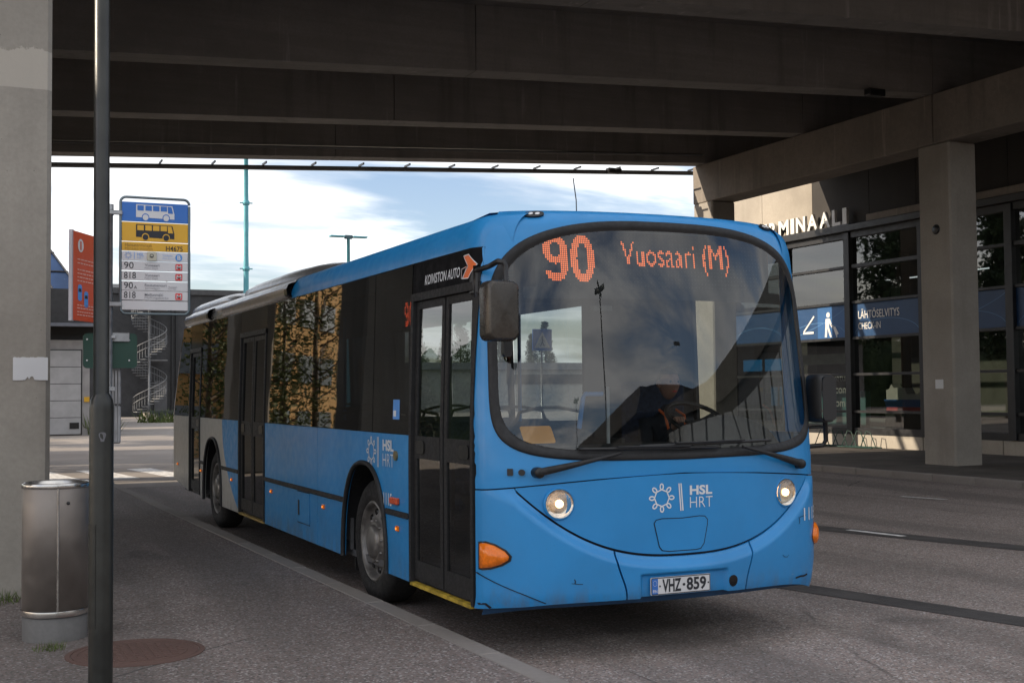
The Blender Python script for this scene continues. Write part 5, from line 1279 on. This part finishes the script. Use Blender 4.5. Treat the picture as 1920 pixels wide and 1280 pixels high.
b = MB(); b.lathe([(.2030, 1.070), (.2055, 1.074), (.2055, 1.098), (.2005, 1.104), (.19, 1.100), (.185, 1.085), (.12, 1.05), (.11, .95), (.001, .95)], cc, 'z', 64); build('rim', b, m_brushed, bi)

b = MB(); b.box((-2.366, 1.4955, .31), (-2.354, 1.502, 1.07), .002); build('shell_seam', b, m_brushed, bi)
b = MB(); b.lathe([(.001, -.006), (.010, -.005), (.011, .0)], (-2.30, 1.508, .98), 'y', 10); build('lock', b, m_black, bi)
# bus stop sign
bs = thing('bus_stop_sign', 'bus stop sign of blue, yellow and white route panels on a grey pole', 'bus stop sign', (-1.945, 2.5, .12))
b = MB(); b.tube([(-1.945, 2.52, .12), (-1.945, 2.52, 2.99)], .0245, 12); b.lathe([(.029, 2.98), (.029, 3.02), (.001, 3.022)], (-1.945, 2.52, 0), 'z', 12); build('pole', b, m_steel, bs)
b = MB(); b.cyl((-1.942, 2.52, .12), (-1.942, 2.52, 1.12), .032, 12); build('pole_sleeve', b, plain('sleeve_blue', (.03, .05, .09), .5), bs)
b = MB(); b.tube([(x, 2.5, z) for x, z in rrect(-1.872, -1.386, 2.235, 3.078, .04, 5)]+[(-1.386, 2.5, 3.03)], .0095, 8, cap=False); build('frame', b, plain('frame_grey', (.15, .19, .21), .4, .4), bs)
for z in (2.96, 2.30):
    b = MB(); b.box((-1.975, 2.48, z-.016), (-1.86, 2.50, z+.016), .005); b.lathe([(.030, -.018), (.030, .018)], (-1.945, 2.52, z), 'z', 12); build('clamp', b, m_steel, bs)
def su(u): return -1.872+(u-30)*.000664
def sv_(v): return 3.078-(v-20)*.000691
def spn(v0, v1, mat):
    b = MB(); b.box((-1.862, 2.495, sv_(v1)), (-1.396, 2.505, sv_(v0)), .002); return build('route_panel', b, mat, bs)
sm2 = lambda u, v: (su(u), 2.493, sv_(v))
def stx(par, items, mat, nm='lettering'):
    b = MB()
    for body, u0, u1, v0, v1, bold in items: put_text(b, body, u0, u1, v1, v0, sm2, bold)
    return build(nm, b, mat, par)
def bus_icon(par, v0, mat, bgm):
    b = MB(); B = lambda pts, y=2.4935: b.add([(su(u), y, sv_(v0+v)) for u, v in pts], [tuple(range(len(pts)))])
    B([(192, 20), (578, 25), (600, 110), (600, 165), (192, 155)]); 
    for cxx in (292, 512): B(circ(cxx, 155, 31, 20), 2.4925)
    build('bus_symbol', b, mat, par); b = MB()
    for cxx in (292, 512): b.add([(su(u), 2.4930, sv_(v0+v)) for u, v in circ(cxx, 152, 39, 20)], [tuple(range(20))])
    for a in (205, 290, 371, 452): b.add([(su(u), 2.4925, sv_(v0+v)) for u, v in ((a, 30), (a+68, 31), (a+68, 85), (a, 84))], [(0, 1, 2, 3)])
    b.add([(su(u), 2.4925, sv_(v0+v)) for u, v in ((527, 32), (568, 33), (586, 104), (532, 103))], [(0, 1, 2, 3)]); build('symbol_windows', b, bgm, par)
p = spn(70, 274, m_signblue); bus_icon(p, 72, m_signwht, m_signblue)
p = spn(280, 482, m_signyel); bus_icon(p, 280, m_ink, m_signyel)
p = spn(488, 582, m_signyel); stx(p, [('Hansaterminaali', 78, 358, 500, 538, .0), ('Hansaterminalen', 78, 368, 540, 572, -.01)], plain('ink_brown', (.30, .17, .03), .6)); stx(p, [('H4675', 510, 690, 520, 572, .01)], m_ink)
p = spn(588, 685, m_signwht); stx(p, [('HSL', 205, 276, 602, 632, .03), ('HRT', 205, 276, 636, 664, -.01), ('Vyöhyke', 472, 580, 612, 636, 0), ('Zon/Zone', 472, 596, 642, 660, -.01)], plain('ink_pale_blue', (.30, .45, .75), .6))
b = MB(); hsl_mark(b, sm2, 112, 630, 38, 38); stroke(b, [(176, 597), (176, 668)], 8, sm2); build('emblem', b, MATS['ink_pale_blue'], p)
b = MB(); b.add([(su(u), 2.4925, sv_(v)) for u, v in circ(648, 640, 38, 24)], [tuple(range(24))]); ci = build('zone_disc', b, m_inkb, p)
b = MB(); put_text(b, 'B', 632, 668, 664, 616, lambda u, v: (su(u), 2.491, sv_(v)), .03); build('zone_letter', b, m_signwht, p)
b = MB(); b.box((su(308), 2.478, sv_(684)), (su(408), 2.494, sv_(588)), .004); cbx = build('reader_box', b, plain('reader_cream', (.55, .53, .42), .6), bs)
b = MB(); stroke(b, circ(355, 632, 18, 16), 6, lambda u, v: (su(u), 2.476, sv_(v)), True); b.add([(su(u), 2.476, sv_(v)) for u, v in ((337, 638), (373, 638), (366, 648), (344, 648))], [(0, 1, 2, 3)]); build('reader_symbol', b, m_ink, cbx)
def mbox(par, vc):
    b = MB(); b.add([(su(u), 2.4925, sv_(v)) for u, v in rrect(612, 686, vc-35, vc+35, 8, 3)], [tuple(range(16))]); build('metro_square', b, m_inkr, par)
    b = MB(); put_text(b, 'M', 624, 674, vc+22, vc-22, lambda u, v: (su(u), 2.491, sv_(v)), .008); build('metro_letter', b, m_signwht, par)
for v0, num, a, c_, ub in ((690, '90', 'Vuosaari', 'Nordsjö', 168), (795, '818', 'Vuosaari', 'Nordsjö', 192), (900, '90', 'Rautatientori', 'Järnvägst.', 162), (1000, '818', 'Mellunmäki', 'Mellungsbacka', 190)):
    p = spn(v0, v0+96, m_signwht); stx(p, [(num, 68, ub, v0+10, v0+78, .0)], m_ink)
    ua = {'Vuosaari': 440, 'Rautatientori': 516, 'Mellunmäki': 480}[a]; uc = {'Nordsjö': 425, 'Järnvägst.': 452, 'Mellungsbacka': 538}[c_]
    stx(p, [(a, 286, ua, v0+24, v0+52, .01), (c_, 286, uc, v0+58, v0+86, -.01)], m_inkg)
    if num == '90' and v0 == 900: stx(p, [('A', 172, 204, v0+48, v0+78, 0)], m_ink); stx(p, [('Vuosaari', 536, 630, v0+44, v0+62, .0), ('Nordsjö', 536, 620, v0+68, v0+84, -.01)], m_inkg)
    else: mbox(p, v0+52)
spn(1104, 1200, m_signwht)
# orange information flag
inf = thing('information_sign', 'orange information flag sign on the left of the bus stop pole', 'sign', (-2.1, 2.25, 2.15))
A0, A1 = np.array([-1.965, 2.50]), np.array([-2.245, 2.0]); dv = (A1-A0)/np.linalg.norm(A1-A0); nv = np.array([dv[1], -dv[0]]); LW = np.linalg.norm(A1-A0)
if nv[1] > 0: nv = -nv
def ip(u, z, o=0.0): q = A1-dv*u+nv*o; return (q[0], q[1], z)
b = MB(); b.prism(rrect(0, LW, 2.155, 2.755, .006, 2), lambda u, z: ip(u, z, 0), lambda u, z: ip(u, z, .012)); build('board', b, m_orange, inf)
b = MB(); b.prism([(-.02, 2.15), (.012, 2.15), (.012, 2.76), (-.02, 2.76)], lambda u, z: ip(u, z, -.012), lambda u, z: ip(u, z, .010)); build('edge_strip', b, plain('edge_grey', (.45, .42, .44), .5), inf)
b = MB(); b.add([ip(u, z, .0135) for u, z in circ(.11, 2.665, .045, 22)], [tuple(range(22))]); build('info_disc', b, m_signwht, inf)
b = MB(); put_text(b, 'i', .098, .122, 2.635, 2.695, lambda u, z: ip(u, z, .0145), .05); build('info_letter', b, m_orange, inf)
b = MB()
for zz, n_ in ((2.57, 2), (2.545, 3), (2.50, 2), (2.475, 3), (2.45, 3), (2.425, 2), (2.26, 3), (2.24, 2), (2.215, 3), (2.195, 3)):
    u = .06
    while u < .06+.17*n_ and u < LW-.05:
        w_ = random.uniform(.02, .05); stroke(b, [(u, zz), (u+w_, zz)], .007, lambda a, z: ip(a, z, .0135)); u += w_+.01
o = build('text_lines', b, plain('pale_print', (.75, .45, .38), .6), inf)
for u0, z0 in ((.10, 2.345), (.20, 2.305)):
    b = MB(); b.add([ip(u, z, .0135) for u, z in rrect(u0-.032, u0+.032, z0-.055, z0+.055, .02, 3)], [tuple(range(16))]); cr_ = build('car_symbol', b, m_inkb, inf)
    b = MB(); b.add([ip(u, z, .0142) for u, z in ((u0-.024, z0+.005), (u0+.024, z0+.005), (u0+.02, z0+.028), (u0-.02, z0+.028))], [(0, 1, 2, 3)]); build('windscreen_symbol', b, m_ink, cr_)
# green panel and timetable case on the stop pole
gpn = thing('green_sign_panel', 'back of a dark green sign panel clamped to the bus stop pole', 'sign', (-1.93, 2.58, 1.84))
b = MB(); b.prism(rrect(-2.115, -1.745, 1.845, 2.095, .03), lambda x, z: (x, 2.56, z), lambda x, z: (x, 2.60, z)); build('panel', b, m_green, gpn)
b = MB(); b.box((-1.93, 2.545, 2.035), (-1.80, 2.56, 2.10), .003); b.box((-1.97, 2.50, 2.055), (-1.90, 2.55, 2.08), .004); build('bracket', b, m_steel, gpn)
for x, z in ((-1.80, 1.90), (-1.80, 2.045), (-2.09, 1.90), (-2.09, 2.05)):
    b = MB(); b.lathe([(.001, -.006), (.006, -.005), (.007, 0)], (x, 2.56, z), 'y', 8); build('bolt', b, m_signwht, gpn)
tt = thing('timetable_case', 'narrow grey timetable case seen edge on under the green panel', 'timetable case', (-1.885, 2.8, 1.30))
b = MB(); b.box((-1.918, 2.62, 1.30), (-1.848, 3.05, 1.575), .01); b.box((-1.918, 2.62, 1.58), (-1.848, 3.05, 1.84), .01); build('case', b, plain('case_grey', (.40, .40, .41), .5, .3, var=.25, scale=9), tt)
b = MB(); b.tube([(-1.895, 2.617, 1.31), (-1.895, 2.617, 1.83)], .004, 5); b.tube([(-1.872, 2.617, 1.31), (-1.872, 2.617, 1.83)], .004, 5); build('edge_rib', b, plain('case_dark', (.2, .2, .2), .5), tt)
b = MB(); b.box((-1.95, 2.49, 1.68), (-1.905, 2.53, 1.71), .003); build('clamp', b, m_steel, tt)
# pedestrian crossing sign seen through the bus
px_, py_ = 12.0, 24.0
pc = thing('crossing_sign', 'blue pedestrian crossing sign on a pole seen through the bus windows', 'road sign', (px_, py_, .1))
b = MB(); b.cyl((px_, py_, 0), (px_, py_, 3.3), .03, 8); build('pole', b, m_steel, pc)
b = MB(); b.box((px_-.3, py_-.06, 2.75), (px_+.3, py_-.035, 3.35), .01); bd = build('board', b, plain('crossing_blue', (.03, .15, .55), .4), pc)
b = MB(); b.add([(px_+x, py_-.063, z) for x, z in ((-.24, 2.83), (.24, 2.83), (0, 3.28))], [(0, 1, 2)]); build('triangle', b, m_signwht, bd)
b = MB(); fmx = lambda x, z: (px_+x, py_-.066, z); b.add([fmx(*q) for q in circ(.0, 3.13, .028, 10)], [tuple(range(10))])
stroke(b, [(.0, 3.10), (.0, 2.99)], .04, fmx); stroke(b, [(.0, 3.0), (.06, 2.88)], .025, fmx); stroke(b, [(.0, 3.0), (-.06, 2.88)], .025, fmx); stroke(b, [(0, 3.08), (.07, 3.0)], .02, fmx); build('walker_symbol', b, m_ink, bd)
